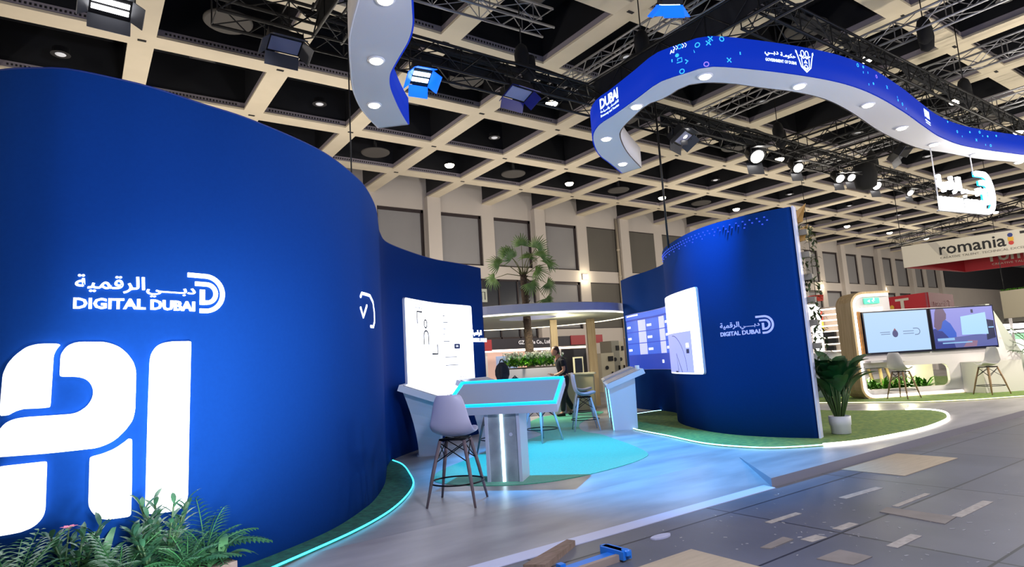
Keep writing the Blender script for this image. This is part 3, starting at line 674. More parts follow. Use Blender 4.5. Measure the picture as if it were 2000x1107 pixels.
g.stroke([(cx - .12 - .03, .33), (cx - .115, .22), (cx - .085, .12), (cx, .05), (cx + .085, .12), (cx + .115, .22), (cx + .15, .33)], .016)
g.stroke([(cx - .07, .25), (cx - .06, .13), (cx, .075), (cx + .06, .13), (cx + .07, .25)], .014)
g.stroke([(cx - .10, .29), (cx - .03, .25), (cx, .27), (cx + .03, .25), (cx + .10, .29)], .018)
g.ring(cx - .04, .32, .03, .012, 0, 12, .045); g.ring(cx + .04, .32, .03, .012, 0, 12, .045); g.ring(cx, .13, .026, .012); g.poly([(cx - .035, .18), (cx + .035, .18), (cx, .23)])
g.poly([(cx - .165, .36), (cx - .14, .345), (cx - .14, .31), (cx - .165, .32)]); g.poly([(cx + .165, .36), (cx + .14, .345), (cx + .14, .31), (cx + .165, .32)])
g.solid(rmap(sg1 + .01, 0), 0.003, 'crest', M_ico, ring_t, 0.05)
sd0 = ring_s(1806, 226); g = Flat(); g.text('DUBAI', 0, .20, .30, .15, bold=.03, spacing=.9); g.rect(0, .13, .30, .15); g.rect(.02, .09, .30, .105); g.solid(rmap(sd0, 0), 0.003, 'city_lettering', M_ico, ring_t, 0.06)
def icon(kind, m=0):
    g = Flat()
    if kind == 'o': g.ring(0, 0, .03, .012, m, 14)
    elif kind == 'x': g.stroke([(-.03, .03), (0, 0), (-.03, -.03)], .014, m); g.stroke([(.03, .03), (.005, 0), (.03, -.03)], .014, m)
    elif kind == 'd': g.disc(0, 0, .026, m, 12)
    elif kind == '>': g.stroke([(-.03, .03), (-.005, 0), (-.03, -.03)], .01, m); g.stroke([(.005, .03), (.03, 0), (.005, -.03)], .01, m)
    elif kind == 'm': g.stroke([(-.03, -.03), (-.015, .03), (0, -.02), (.015, .03), (.03, -.03)], .01, m)
    elif kind == 'u': g.stroke([(-.035, -.025), (.035, -.025), (.035, .03), (-.02, .03), (-.02, .0)], .012, m)
    elif kind == 's': g.rect(-.008, -.02, .008, .02, 0, m)
    elif kind == 'r': g.stroke(arc(0, 0, .028, 30, 190, 8), .012, m); g.stroke(arc(0, 0, .028, 210, 370, 8), .012, m)
    elif kind == 'A': g.text('AI', -.03, -.028, .06, .05, bold=.02, mi=m)
    return g
IC = [('>', 1311, 87), ('r', 1322, 89), ('>', 1332, 83), ('A', 1308, 101), ('d', 1321, 108), ('o', 1358, 88), ('m', 1350, 101), ('x', 1384, 84), ('x', 1390, 71), ('o', 1414, 71), ('s', 1312, 119), ('u', 1328, 119), ('x', 1344, 119),
      ('o', 1337, 139), ('x', 1421, 118), ('o', 1380, 125), ('s', 1445, 105), ('o', 1684, 128), ('d', 1697, 131), ('s', 1690, 142), ('s', 1702, 142), ('o', 1720, 150), ('s', 1690, 165), ('d', 1702, 163), ('x', 1735, 170), ('s', 1749, 190), ('d', 1746, 196), ('o', 1752, 204),
      ('s', 1756, 212), ('d', 1860, 238), ('o', 1871, 257), ('s', 1878, 266), ('d', 1897, 258), ('o', 1917, 258), ('x', 1905, 273), ('s', 1921, 266), ('d', 1931, 266), ('s', 1921, 283), ('d', 1949, 265), ('o', 1931, 284)]
for kd, x, y in IC:
    s_ = ring_s(x, y); best = min((abs(proj((*RA.at(s_)[0], ZR + h))[1] - y), h) for h in [0.03 + 0.01 * q for q in range(36)])
    k = 1.0 if x < 1500 else 0.8
    m = M_icop if (kd == 'o' and x in (1380, 1720)) else (M_ico if kd in 'A>' else M_icoc)
    icon(kd).moved(0, 0, k).solid(rmap(s_, best[1]), 0.003, 'icon_print', m, ring_t)
o_l = mid([(797,243),(790,232),(780,214),(770,192),(762,170),(761,150),(766,135),(780,110),(797,80),(805,50),(804,10),(800,-40)], ZR)
i_l = mid([(740,250),(722,231),(707,212),(696,190),(689,165),(686,130),(684,80),(690,45),(700,8),(712,-40)], ZR)
ringl_t, LA, LB_ = ring_part(o_l, i_l, 'hanging_banner', 'short wavy hanging banner seen from below at the top, showing mostly its white underside', 'wavy hanging banners')
for x, y in ((735, 117), (731, 204), (752, -2)):
    p = PZ(x, y, ZR); downlight(ringl_t, p.x, p.y, ZR - 0.001)
for s_, h, kd in ((.12, .12, 'o'), (.22, .25, 'o'), (.3, .14, 's'), (.42, .2, 'x'), (.5, .3, 'o'), (.6, .14, 'm'), (.7, .22, 'x'), (.85, .16, 'o')):
    icon(kd).solid(lambda a, b, d, s_=s_, h=h: Vector((*LA.off(s_ + a, d + .003), ZR + h + b)), 0.003, 'icon_print', M_icoc, ringl_t)
# hanging lit sign under the ribbon, on two white rods
def rod(name, a, b, r, m, lab, g=None): return tag(MB().tube([a, b], r, 8).build(name, m), lab, 'rod', g)
M_rodw = mat('rod_white', 'dcdde2', 0.4); M_rodb = mat('rod_black', '0d0d10', 0.5)
pa = PZ(1817, 290, ZR); pb = PZ(1894, 302, ZR)
dirs = (Vector((pb.x, pb.y, 0)) - Vector((pa.x, pa.y, 0))); sw = dirs.length
za = [z for z in [4.6 - .002 * k for k in range(600)] if proj((pa.x, pa.y, z))[1] > 410][0]
ux = dirs.normalized(); 
hs = thing('hanging_sign', 'glowing white hanging sign with a D emblem and two lines, on white rods', 'sign', (pa.x + dirs.x / 2, pa.y + dirs.y / 2, za))
H_ = sw * 1.28 / 3.3
fnS = plane_map((pa.x - ux.x * .02, pa.y - ux.y * .02, za), ux, (0, 0, 1))
M_hs = lit('hanging_sign_glow', 'f2f8ff', 6); M_hsb = lit('hanging_sign_cyan', '19b4ff', 2.2)
KS = sw * 1.47 / 3.3; KZ = .90; fnS_ = fnS; fnS = lambda a, b, d: fnS_(a, b * KZ / KS, d)
g = emblem().moved(0, 0, KS); g.solid(fnS, 0.05, 'emblem', M_hs, hs)
for g, nm in ((Flat().text(AR_R, 0.02, .39, 1.33, .40, bold=.05), 'arabic_lettering'), (Flat().text(AR_D, 1.39, .33, 1.15, .27, bold=.05), 'arabic_lettering'), (Flat().text('DIGITAL DUBAI', 0, .0, 2.6, .30, bold=.06), 'latin_lettering')): g.moved(0, 0, KS).solid(fnS, 0.05, nm, M_hs, hs)
g = emblem().moved(0, 0, KS); g.solid(lambda a, b, d: fnS(a + .012, b, d - .045), 0.04, 'emblem_back', M_hsb, hs)
g = Flat(); g.rect(-.02, .02, 3.3 * KS * .86, .035, 0, 0); g.solid(lambda a, b, d: fnS(a, b - .03, d - .03), 0.05, 'base_rail', M_rodw, hs)
for q in (pa, pb): MB().tube([(q.x, q.y, ZR), (q.x, q.y, za + (0 if q is pa else KZ * .9))], 0.012, 8).build('rod', M_rodw, hs)
# ================================================================ trusses and lamps
M_tb = mat('truss_black', '0f1014', 0.5, 0.3); M_ts = mat('truss_aluminium', '8e8e93', 0.35, 0.6); M_cloth = mat('black_masking', '0b0c10', 0.9)
def truss(label, a, b, size=0.42, m=None, grp=None, chord=0.026, lace=0.012, step=0.5):
    a, b = Vector(a), Vector(b); d = (b - a); L = d.length; t = thing('lighting_truss', label, 'truss', tuple((a + b) / 2), 0, grp)
    u = d.normalized(); s = u.cross(Vector((0, 0, 1))).normalized(); w = Vector((0, 0, 1)); h = size / 2
    cs = [(-h, -h), (h, -h), (h, h), (-h, h)]
    for p, q in cs: MB().tube([a + s * p + w * q, b + s * p + w * q], chord, 6).build('chord', m, t)
    g = MB(); n = max(2, int(L / step))
    for f in range(4):
        c0, c1 = cs[f], cs[(f + 1) % 4]
        for k in range(n):
            e0 = a + u * (L * k / n); e1 = a + u * (L * (k + 1) / n)
            A, B = (c0, c1) if k % 2 == 0 else (c1, c0)
            g.tube([e0 + s * A[0] + w * A[1], e1 + s * B[0] + w * B[1]], lace, 4, cap=False)
            if k % 2 == 0: g.tube([e0 + s * c0[0] + w * c0[1], e0 + s * c1[0] + w * c1[1]], lace, 4, cap=False)
    g.build('lattice', m, t); return t
ZT = 6.95
truss('long black truss running behind the wavy banner, parallel to the window wall', (1.5, 9.15, ZT), (27.0, 9.15, ZT), 0.45, M_tb, 'black lighting trusses')
truss('black truss above and in front of the wavy banner, parallel to the stand edge', (8.8, 5.25, ZT), (24.0, 5.25, ZT), 0.45, M_tb, 'black lighting trusses')
truss('black cross truss over the left end of the wavy banner', (8.8, 4.0, ZT), (8.8, 9.0, ZT), 0.45, M_tb, 'black lighting trusses')
truss('black cross truss over the middle of the wavy banner', (15.9, 5.4, ZT), (15.9, 9.0, ZT), 0.45, M_tb, 'black lighting trusses')
truss('black cross truss near the hanging lit sign', (18.42, 5.4, ZT), (18.42, 9.0, ZT), 0.45, M_tb, 'black lighting trusses')
truss('black cross truss beside the short banner at the top of the view', (3.1, 5.2, ZT), (3.1, 9.0, ZT), 0.45, M_tb, 'black lighting trusses')
ZS = 8.35
truss('silver truss crossing under the ceiling above the left end of the wavy banner', (9.85, 4.5, ZS), (9.85, 11.6, ZS), 0.34, M_ts, 'silver trusses')
truss('short silver truss end at the top of the view beside the white banner', (4.2, 9.2, ZS), (7.7, 9.05, ZS), 0.4, M_ts, 'silver trusses')
truss('silver truss under the ceiling at the top right corner, with a chain hoist', (14.94, 1.5, ZS), (14.94, 11.0, ZS), 0.4, M_ts, 'silver trusses')
truss('bright silver truss at the right edge, second from the top right corner', (18.2, 1.5, ZS), (18.2, 8.0, ZS), 0.4, M_ts, 'silver trusses')
truss('silver truss under the ceiling above the hanging lit sign', (22.4, 2.0, ZS), (22.4, 12.5, ZS), 0.4, M_ts, 'silver trusses')
truss('far dark truss over the white banner with black lettering', (27.5, 4.0, 6.4), (33.5, 14.0, 6.4), 0.4, M_tb, 'black lighting trusses')
# black masking cloth and cable bundles lying on the trusses
def bundle(label, pts, r, seed):
    random.seed(seed); mb = MB()
    for k in range(5):
        q = [Vector(p) + Vector((random.uniform(-.12, .12), random.uniform(-.12, .12), random.uniform(-.05, .12))) for p in pts]; mb.tube(q, r, 5)
    tag(mb.build('cable_bundle', M_cloth), label, 'cables', 'cable bundles along the trusses')
bundle('black cable bundle along the long truss behind the banner', [(2.8 + k * 1.5, 9.15, ZT + .25) for k in range(15)], 0.035, 1)
bundle('black cable bundle along the cross truss over the left end of the wavy banner', [(8.8, 4.2 + k * .6, ZT + .26) for k in range(9)], 0.05, 2)
bundle('black cable bundle along the truss in front of the banner', [(9 + k * 1.4, 5.25, ZT + .25) for k in range(11)], 0.035, 3)
def cloth(label, a, b, z0, z1, th=0.03):
    a, b = Vector(a), Vector(b); u = (b - a).normalized(); n = Vector((-u.y, u.x)) * th; mb = MB(); N = 14; o = []
    for k in range(N + 1):
        p = a.lerp(b, k / N) + n * math.sin(k * 2.1) * .8; sag = 0.05 * math.sin(k * 1.3)
        o.append((p, z0 + sag))
    for s in (0, 1):
        for p, z in o: mb.v += [(p.x + n.x * s * .4, p.y + n.y * s * .4, z), (p.x + n.x * s * .4, p.y + n.y * s * .4, z1)]
    M_ = 2 * (N + 1)
    for k in range(N):
        i = 2 * k; mb.f += [(i, i + 2, i + 3, i + 1), (M_ + i, M_ + i + 1, M_ + i + 3, M_ + i + 2), (i, i + 1, M_ + i + 1, M_ + i)]; mb.m += [0, 0, 0]; mb.sm += [True, True, False]
    tag(mb.build('masking_cloth', M_cloth), label, 'cloth', 'black masking cloths on the trusses')
cloth('black masking cloth on the truss over the left end of the wavy banner', (8.6, 4.6), (8.6, 8.8), ZT - .18, ZT + .2)
cloth('black masking cloth on the cross truss beside the short white banner', (2.9, 5.4), (2.9, 8.9), ZT - .18, ZT + .2)
cloth('black masking cloth on the long truss right of the short banner', (4.6, 9.4), (8.4, 9.4), ZT - .02, ZT + .22)
cloth('black masking cloth on the long truss behind the bright lamps', (11.3, 9.4), (15.6, 9.4), ZT - .05, ZT + .22)
# chain hoists and black hoist bags
def hoist(label, x, y, z0, z1):
    t = thing('chain_hoist', label, 'hoist', (x, y, z0), 0, 'chain hoists')
    MB().tube([(0, 0, 0.25), (0, 0, z1 - z0)], 0.012, 6).build('chain', M_tb, t, local=True)
    MB().lathe((0, 0, 0), [(0.05, 0.0), (0.13, 0.08), (0.15, 0.4), (0.11, 0.55), (0.04, 0.62)], 12).build('motor', M_cloth, t, local=True)
    MB().lathe((0.18, 0.05, -0.1), [(0.04, 0.0), (0.13, 0.06), (0.16, 0.3), (0.15, 0.5)], 12).build('chain_bag', M_cloth, t, local=True)
hoist('black chain hoist on the long truss above the blue lamp panel', 7.05, 9.15, ZT + .2, CEIL)
hoist('black chain hoist on the cross truss over the left of the wavy banner', 8.8, 7.6, ZT + .2, CEIL)
hoist('black chain hoist over the joint near the bright lamps', 15.9, 9.15, ZT + .2, CEIL)
hoist('black chain hoist on the silver truss at the top right corner', 14.94, 5.0, ZS - .5, CEIL)
hoist('black chain hoist near the hanging lit sign', 21.3, 9.15, ZT + .2, CEIL)
hoist('black chain hoist above the bend of the blue ribbon banner', 17.6, 5.25, ZT + .2, CEIL)
# thin black suspension rods
p = PY(684, 250, 9.15); rod('suspension_rod', (p.x, p.y, 3.2), (p.x, p.y, CEIL), 0.012, M_rodb, 'thin black rod hanging beside the short white banner down to the blue wall', 'black suspension rods')
p = PZ(1304, 466, 3.7); q0 = (p.x + .12, p.y + .1)
rod('suspension_rod', (q0[0], q0[1], 3.55), (q0[0], q0[1], ZT), 0.02, M_rodb, 'black rod from the truss down to the head of the right blue wall', 'black suspension rods')
# lamps hung from the trusses
M_lampb = mat('lamp_housing_black', '121318', 0.45, 0.2); M_bulb = lit('lamp_glow_white', 'fff9ee', 14); M_bulbb = lit('lamp_glow_blue', '2a7bff', 5); M_door = mat('lamp_flap_grey', '55565c', 0.4, 0.4)
def panel_lamp(label, pos, aim, w=0.42, h=0.3, glow=None, flap=None, grp='panel lamps on the trusses', leds=True):
    t = thing('stage_lamp', label, 'lamp', pos, 0, grp)
    d = (Vector(aim) - Vector(pos)).normalized(); q = d.to_track_quat('Z', 'Y').to_matrix()
    B = lambda c, s_, nm, m: MB().box(q @ Vector(c), s_, M=q).build(nm, m, t, local=True)
    B((0, 0, -0.08), (w, h, 0.16), 'housing', M_lampb)
    if leds:
        for r_ in range(2):
            B((0, (r_ - .5) * h * .35, 0.008), (w * .86, h * .22, 0.012), 'led_row', glow)
    else: B((0, 0, 0.008), (w * .88, h * .8, 0.012), 'lens', glow)
    f = MB(); 
    for sx, sy in ((0, 1), (0, -1)):
        c = q @ Vector((0, sy * (h / 2 + .07), .09)); rot = q @ Matrix.Rotation(-sy * 0.7, 3, 'X'); f.box(c, (w, .012, .2), M=rot)
    for sx in (1, -1):
        c = q @ Vector((sx * (w / 2 + .06), 0, .09)); rot = q @ Matrix.Rotation(sx * 0.7, 3, 'Y'); f.box(c, (.012, h, .2), M=rot)
    f.build('barn_doors', flap or M_door, t, local=True)
    k = MB().tube([(-w / 2 - .03, 0, 0), (-w / 2 - .03, 0, .3), (w / 2 + .03, 0, .3), (w / 2 + .03, 0, 0)], 0.014, 6); k.tube([(0, 0, .3), (0, 0, max(.35, ZT - .2 - pos[2]))], 0.02, 6)
    k.build('yoke', M_lampb, t, local=True); return t
M_flapb = mat('lamp_flap_blue', '1c55d8', 0.35)
pA = PY(822, 150, 8.9); panel_lamp('blue glowing panel lamp hanging from the truss right of the short banner', tuple(pA), (4.2, 5.5, 0), .34, .34, lit('lamp_glow_blue_white', 'bfe0ff', 6), mat('lamp_flap_glow', '1272ff', .4, emit='0a62ff', es=1.2))
pB = PY(1012, 182, 9.0); panel_lamp('dark panel lamp with deep blue flaps, below the long truss', tuple(pB), (7, 6.5, 0), .55, .34, mat('lamp_off', '8f93b5', .3), mat('lamp_flap_navy', '0f1c78', .35), leds=False)
pC = PY(1308, 8, 5.3); panel_lamp('bright blue panel lamp at the top edge of the view', tuple(pC), (9, 9, 0), .3, .24, lit('lamp_glow_blue_white', 'bfe0ff', 6), mat('lamp_flap_glow', '1272ff', .4, emit='0a62ff', es=1.2))
pD = PY(556, 88, 9.0); panel_lamp('dark panel lamp with a white edge left of the short banner', tuple(pD), (2.5, 6, 0), .5, .3, mat('lamp_off', '8f93b5', .3), leds=False)
pE = PY(216, 12, 9.3); panel_lamp('panel lamp with a row of white LEDs at the top left corner', tuple(pE), (0.6, 4.5, 0), .5, .3, lit('lamp_leds_white', 'ffffff', 7))
pF = PY(1332, 268, 8.9); panel_lamp('dark octagonal flood lamp with a small bright end, under the long truss', tuple(pF), (12.5, 5, 0), .6, .4, mat('lamp_off', '8f93b5', .3), leds=False)
pG = PY(1756, 300, 7.2); panel_lamp('dark panel lamp tilted up beside the hanging lit sign', tuple(pG), (22, 3, 2), .6, .36, mat('lamp_off', '8f93b5', .3), leds=False)
def can_lamp(label, pos, aim, r=0.1, flap=True):
    t = thing('spot_lamp', label, 'lamp', pos, 0, 'bright spot lamps on the truss')
    d = (Vector(aim) - Vector(pos)).normalized(); q = d.to_track_quat('Z', 'Y').to_matrix()
    b = MB().lathe((0, 0, 0), [(r * .7, -.34), (r, -.28), (r, 0), (r * 1.15, .0), (r * 1.15, .03), (r * .9, .03)], 16); b.v = [tuple(q @ Vector(v)) for v in b.v]; b.build('housing', M_lampb, t, local=True)
    g = MB().lathe((0, 0, .034), [(r * .88, 0), (r * .6, .03), (r * .1, .04)], 16); g.v = [tuple(q @ Vector(v)) for v in g.v]; g.build('lens', M_bulb, t, local=True)
    if flap:
        f = MB()
        for sy in (1, -1):
            f.box(q @ Vector((0, sy * (r * 1.3 + .04), .1)), (r * 2.2, .01, r * 1.7), M=q @ Matrix.Rotation(-sy * .6, 3, 'X'))
        f.build('barn_doors', M_door, t, local=True)
    k = MB().tube([(-r - .03, 0, 0), (-r - .03, 0, .26), (r + .03, 0, .26), (r + .03, 0, 0)], 0.012, 6); k.tube([(0, 0, .26), (0, 0, max(.3, ZT - .2 - pos[2]))], 0.016, 6)
    k.build('yoke', M_lampb, t, local=True)
for lab, x, y, Y, r in (('small bright spot lamp at the left end of the row under the long truss', 1336, 264, 8.9, .08), ('largest bright spot lamp with an open flap under the long truss', 1478, 305, 8.9, .2),
                        ('bright spot lamp third from the left under the long truss', 1558, 327, 8.9, .15), ('left one of the close pair of bright spot lamps', 1640, 348, 8.9, .14), ('right one of the close pair of bright spot lamps', 1662, 346, 8.9, .13),
                        ('bright spot lamp right of the dark hoist bag', 1712, 362, 8.9, .15), ('small bright spot lamp left of the hanging lit sign', 1777, 376, 9.0, .12)):
    p = PY(x, y, Y); can_lamp(lab, tuple(p), (p.x - 3, 3.2, 0.5), r)
bg = thing('hoist_bag', 'large black cloth bag hanging among the bright spot lamps', 'bag', tuple(PY(1690, 350, 9.0)))
MB().lathe((0, 0, -.35), [(.1, 0), (.3, .1), (.36, .5), (.3, .8), (.1, .9)], 12).build('cloth', M_cloth, bg, local=True)
# ceiling fittings: lamps, round plates and square boxes in the coffers
M_cl_on = lit('ceiling_lamp_on', 'fff0d2', 16); M_cl_off = lit('ceiling_lamp_dim', 'b9b9bd', 0.6); M_disc = mat('ceiling_plate_grey', '4a4643', 0.8); M_boxg = mat('ceiling_box_grey', '36363a', 0.7)
def lamp_proto(m, lab, grp, lights):
    t = thing('ceiling_lamp', lab, 'lamp', (0, 0, -50), 0, grp)
    MB().lathe((0, 0, 0), [(.14, .16), (.17, .14), (.17, 0.02), (.2, 0)], 16).build('housing', M_deck, t, local=True)
    MB().lathe((0, 0, -.012), [(.06, -.10), (.14, -.07), (.175, -.02), (.185, .012)] if lights else [(.07, -.01), (.1, 0.004), (.11, .012)], 18).build('lens', m, t, local=True); return t
protos = {}
for i in range(-3, 25):
    for j in range(-6, 3):
        x, y = GP(i + .5, j + .5)
        if j > 1 or not seen((x, y, CEIL), 0): continue
        odd = (i % 2 == 1); on_row = j % 2 != 0
        if odd:
            lab = 'bright round ceiling lamp hanging in a black coffer' if on_row else 'dim round ceiling lamp in a black coffer'
            grp = 'lit ceiling lamps' if on_row else 'dim ceiling lamps'
            key = on_row
            if key not in protos: protos[key] = lamp_proto(M_cl_on if on_row else M_cl_off, lab, grp, on_row); o = protos[key]; o.location = (x, y, CEIL + .02)
            else: o = dup(protos[key], (x, y, CEIL + .02))
            MBt = None
        elif on_row:
            if 'disc' not in protos:
                t = thing('ceiling_plate', 'round grey plate set in a black coffer of the ceiling', 'ceiling plate', (x, y, CEIL + .02), 0, 'round ceiling plates')
                MB().lathe((0, 0, 0), [(.46, 0), (.5, .03), (.5, .06)], 28).build('disc', M_disc, t, local=True)
                MB().lathe((0, 0, .06), [(.06, 0), (.06, 1.2)], 10).build('stem', M_deck, t, local=True); protos['disc'] = t
            else: dup(protos['disc'], (x, y, CEIL + .02))
        else:
            if 'box' not in protos:
                t = thing('ceiling_box', 'square grey box high inside a black coffer of the ceiling', 'ceiling box', (x, y, CEIL + .75), 0, 'square ceiling boxes')
                MB().box((0, 0, .25), (.62, .62, .5)).build('case', M_boxg, t, local=True); MB().box((0, 0, -.01), (.5, .5, .02)).build('grille', M_disc, t, local=True); protos['box'] = t
            else: dup(protos['box'], (x, y, CEIL + .75))
# ================================================================ touch tables
M_white = mat('table_white', 'd3d6e6', 0.35, spec=0.5); M_touch = mat('touch_glass', '2a2c33', 0.2, emit='a6acc6', es=0.42); M_conc = mat('concrete_panel', 'a9b0b6', 0.8, col2='8b949c', nscale=5, bump=0.15)  # touch glass: even grey glow in place of the ceiling's reflection
M_rim = mat('table_rim_light', '1fc4ff', 0.4, emit='12b0ff', es=1.3); M_rimw = mat('table_slit_light', 'e8fbff', 0.4, emit='d8f6ff', es=6); M_dark = mat('metal_dark', '15171d', 0.4, 0.5)
def touch_table(label, loc, yaw, W=1.42, D=0.80, zf=0.90, tilt=20.4, pede='slab', rim=True, slit=True):
    """local x along the low front edge, y towards the raised back edge; z from the stand floor"""
    t = thing('touch_table', label, 'table', loc, yaw, None)
    c, s = math.cos(math.radians(tilt)), math.sin(math.radians(tilt))
    Mx = Matrix(((1, 0, 0), (0, c, -s), (0, s, c)))
    def T(v): return Mx @ Vector(v) + Vector((0, 0, zf))
    th = 0.10
    b = MB(); lo = [T((-W / 2, 0, -th)), T((W / 2, 0, -th)), T((W / 2, D, -th)), T((-W / 2, D, -th))]; hi = [T((-W / 2, 0, 0)), T((W / 2, 0, 0)), T((W / 2, D, 0)), T((-W / 2, D, 0))]
    b.hex8(lo, hi); b.build('tabletop', M_white, t, local=True)
    g = MB(); m_ = 0.058
    g.hex8([T((-W / 2 + m_, m_, .001)), T((W / 2 - m_, m_, .001)), T((W / 2 - m_, D - m_, .001)), T((-W / 2 + m_, D - m_, .001))], [T((-W / 2 + m_, m_, .012)), T((W / 2 - m_, m_, .012)), T((W / 2 - m_, D - m_, .012)), T((-W / 2 + m_, D - m_, .012))])
    g.build('touch_screen', M_touch, t, local=True)
    if rim:
        r = MB(); w = 0.04; z0, z1 = 0.001, 0.03
        def bar(x0, y0, x1, y1): r.hex8([T((x0, y0, z0)), T((x1, y0, z0)), T((x1, y1, z0)), T((x0, y1, z0))], [T((x0, y0, z1)), T((x1, y0, z1)), T((x1, y1, z1)), T((x0, y1, z1))])
        bar(-W / 2 + .01, .01, W / 2 - .01, w); bar(-W / 2 + .01, D - w, W / 2 - .01, D - .01); bar(-W / 2 + .01, w, -W / 2 + w, D - w); bar(W / 2 - w, w, W / 2 - .01, D - w)
        r.build('light_rim', M_rim, t, local=True)
    def zt(y): return zf + y * s / c - th / c + 0.004                      # underside height above local y
    if pede == 'slab':
        y0, y1 = 0.12, 0.50; x0, x1 = -0.20, 0.20
        for xx in (x0, x1):
            MB().hex8([(xx - .02, y0 - .02, 0), (xx + .02, y0 - .02, 0), (xx + .02, y1, 0), (xx - .02, y1, 0)], [(xx - .02, y0 - .02, zt(y0 - .02)), (xx + .02, y0 - .02, zt(y0 - .02)), (xx + .02, y1, zt(y1)), (xx - .02, y1, zt(y1))]).build('side_panel', M_white, t, local=True)
        MB().hex8([(x0 + .02, y0, 0), (x1 - .02, y0, 0), (x1 - .02, y1 - .02, 0), (x0 + .02, y1 - .02, 0)], [(x0 + .02, y0, zt(y0)), (x1 - .02, y0, zt(y0)), (x1 - .02, y1 - .02, zt(y1 - .02)), (x0 + .02, y1 - .02, zt(y1 - .02))]).build('concrete_panel', M_conc, t, local=True)
        MB().box((-.01, y0 - .006, zt(y0) / 2), (.032, .012, zt(y0) - .004)).build('light_slit', M_rimw, t, local=True)
        MB().tube([(.10, y0 - .004, .56), (.10, y0 + .01, .56)], .022, 12).build('port_cap', M_white, t, local=True)
    elif pede == 'taper':
        x0, x1 = -.5, .5; b = MB()
        lo = [(-.30, .18, 0), (.30, .18, 0), (.30, .52, 0), (-.30, .52, 0)]
        hi = [(-.55, .06, zt(.06)), (.55, .06, zt(.06)), (.55, .72, zt(.72)), (-.55, .72, zt(.72))]
        N = 6; prev = None; o = 0
        for k in range(N + 1):
            tt = k / N; e = tt ** 1.7
            ring_ = []
            for q in range(4):
                ring_.append(Vector(lo[q]).lerp(Vector(hi[q]), e if True else tt)); ring_[-1].z = lo[q][2] + (hi[q][2]) * tt
            b.v += [tuple(v) for v in ring_]
        for k in range(N):
            for q in range(4):
                r_ = (q + 1) % 4; b.f.append((k * 4 + q, k * 4 + r_, k * 4 + 4 + r_, k * 4 + 4 + q)); b.m.append(0); b.sm.append(False)
        b.f += [(3, 2, 1, 0), (4 * N, 4 * N + 1, 4 * N + 2, 4 * N + 3)]; b.m += [0, 0]; b.sm += [False, False]
        b.build('pedestal', M_white, t, local=True)
        MB().rbox((0, .35, .012), (.68, .42, .024), .06).build('foot_plate', M_white, t, local=True)
    else:
        x0, x1 = -W / 2 + .06, W / 2 - .06; y0, y1 = .10, .56
        for nm, (a, bb) in (('end_panel', (x0, x0 + .06)), ('end_panel', (x1 - .06, x1))):
            MB().hex8([(a, y0, 0), (bb, y0, 0), (bb, y1, 0), (a, y1, 0)], [(a, y0 - .05, zt(y0 - .05)), (bb, y0 - .05, zt(y0 - .05)), (bb, y1 + .02, zt(y1 + .02)), (a, y1 + .02, zt(y1 + .02))]).build(nm, M_white, t, local=True)
        MB().hex8([(x0 + .06, .2, 0), (x1 - .06, .2, 0), (x1 - .06, .5, 0), (x0 + .06, .5, 0)], [(x0 + .06, .2, zt(.2)), (x1 - .06, .2, zt(.2)), (x1 - .06, .5, zt(.5)), (x0 + .06, .5, zt(.5))]).build('core_panel', M_white, t, local=True)
        MB().hex8([(x1 - .035, y0 - .012, .01), (x1 + .006, y0 - .012, .01), (x1 + .006, y0, .01), (x1 - .035, y0, .01)], [(x1 - .035, y0 - .062, zt(y0 - .05)), (x1 + .006, y0 - .062, zt(y0 - .05)), (x1 + .006, y0 - .05, zt(y0 - .05)), (x1 - .035, y0 - .05, zt(y0 - .05))]).build('light_slit', mat('table_slit_cyan', '7de6ff', .4, emit='6fe0ff', es=3), t, local=True)
    return t
def ang(u): return math.atan2(u[1], u[0])
touch_table('white touch table with glowing cyan rim and concrete foot, in front on the teal carpet', (4.174, 6.326, 0.1), math.radians(-48.4), zf=0.905)
touch_table('white touch table with tapered white pedestal, seen end-on before the bright white display', (5.22, 9.42, 0.1), math.radians(58), zf=0.905, pede='taper', rim=False)
touch_table('white touch table just showing behind the cyan rimmed table', (6.75, 9.85, 0.1), math.radians(35), zf=0.90, pede='taper', rim=False)
touch_table('white angled touch table with end panel and cyan edge light, before the blue tile display', (8.97, 9.58, 0.1), math.radians(-131), zf=0.885, pede='panels', rim=False)
touch_table('rear white touch table peeking out behind the angled one at the blue tile display', (10.75, 11.55, 0.1), math.radians(-131), zf=0.885, pede='panels', rim=False)
gl = MB().lathe((0, 0, 0), [(.04, 0), (.045, .02), (.045, .085), (.04, .09)], 14)
cp = thing('cup', 'small white cup standing on the raised edge of the angled touch table', 'cup', (9.35, 8.98, 1.235)); gl.build('cup_body', mat('cup_white', 'e8e4da', .5), cp, local=True)
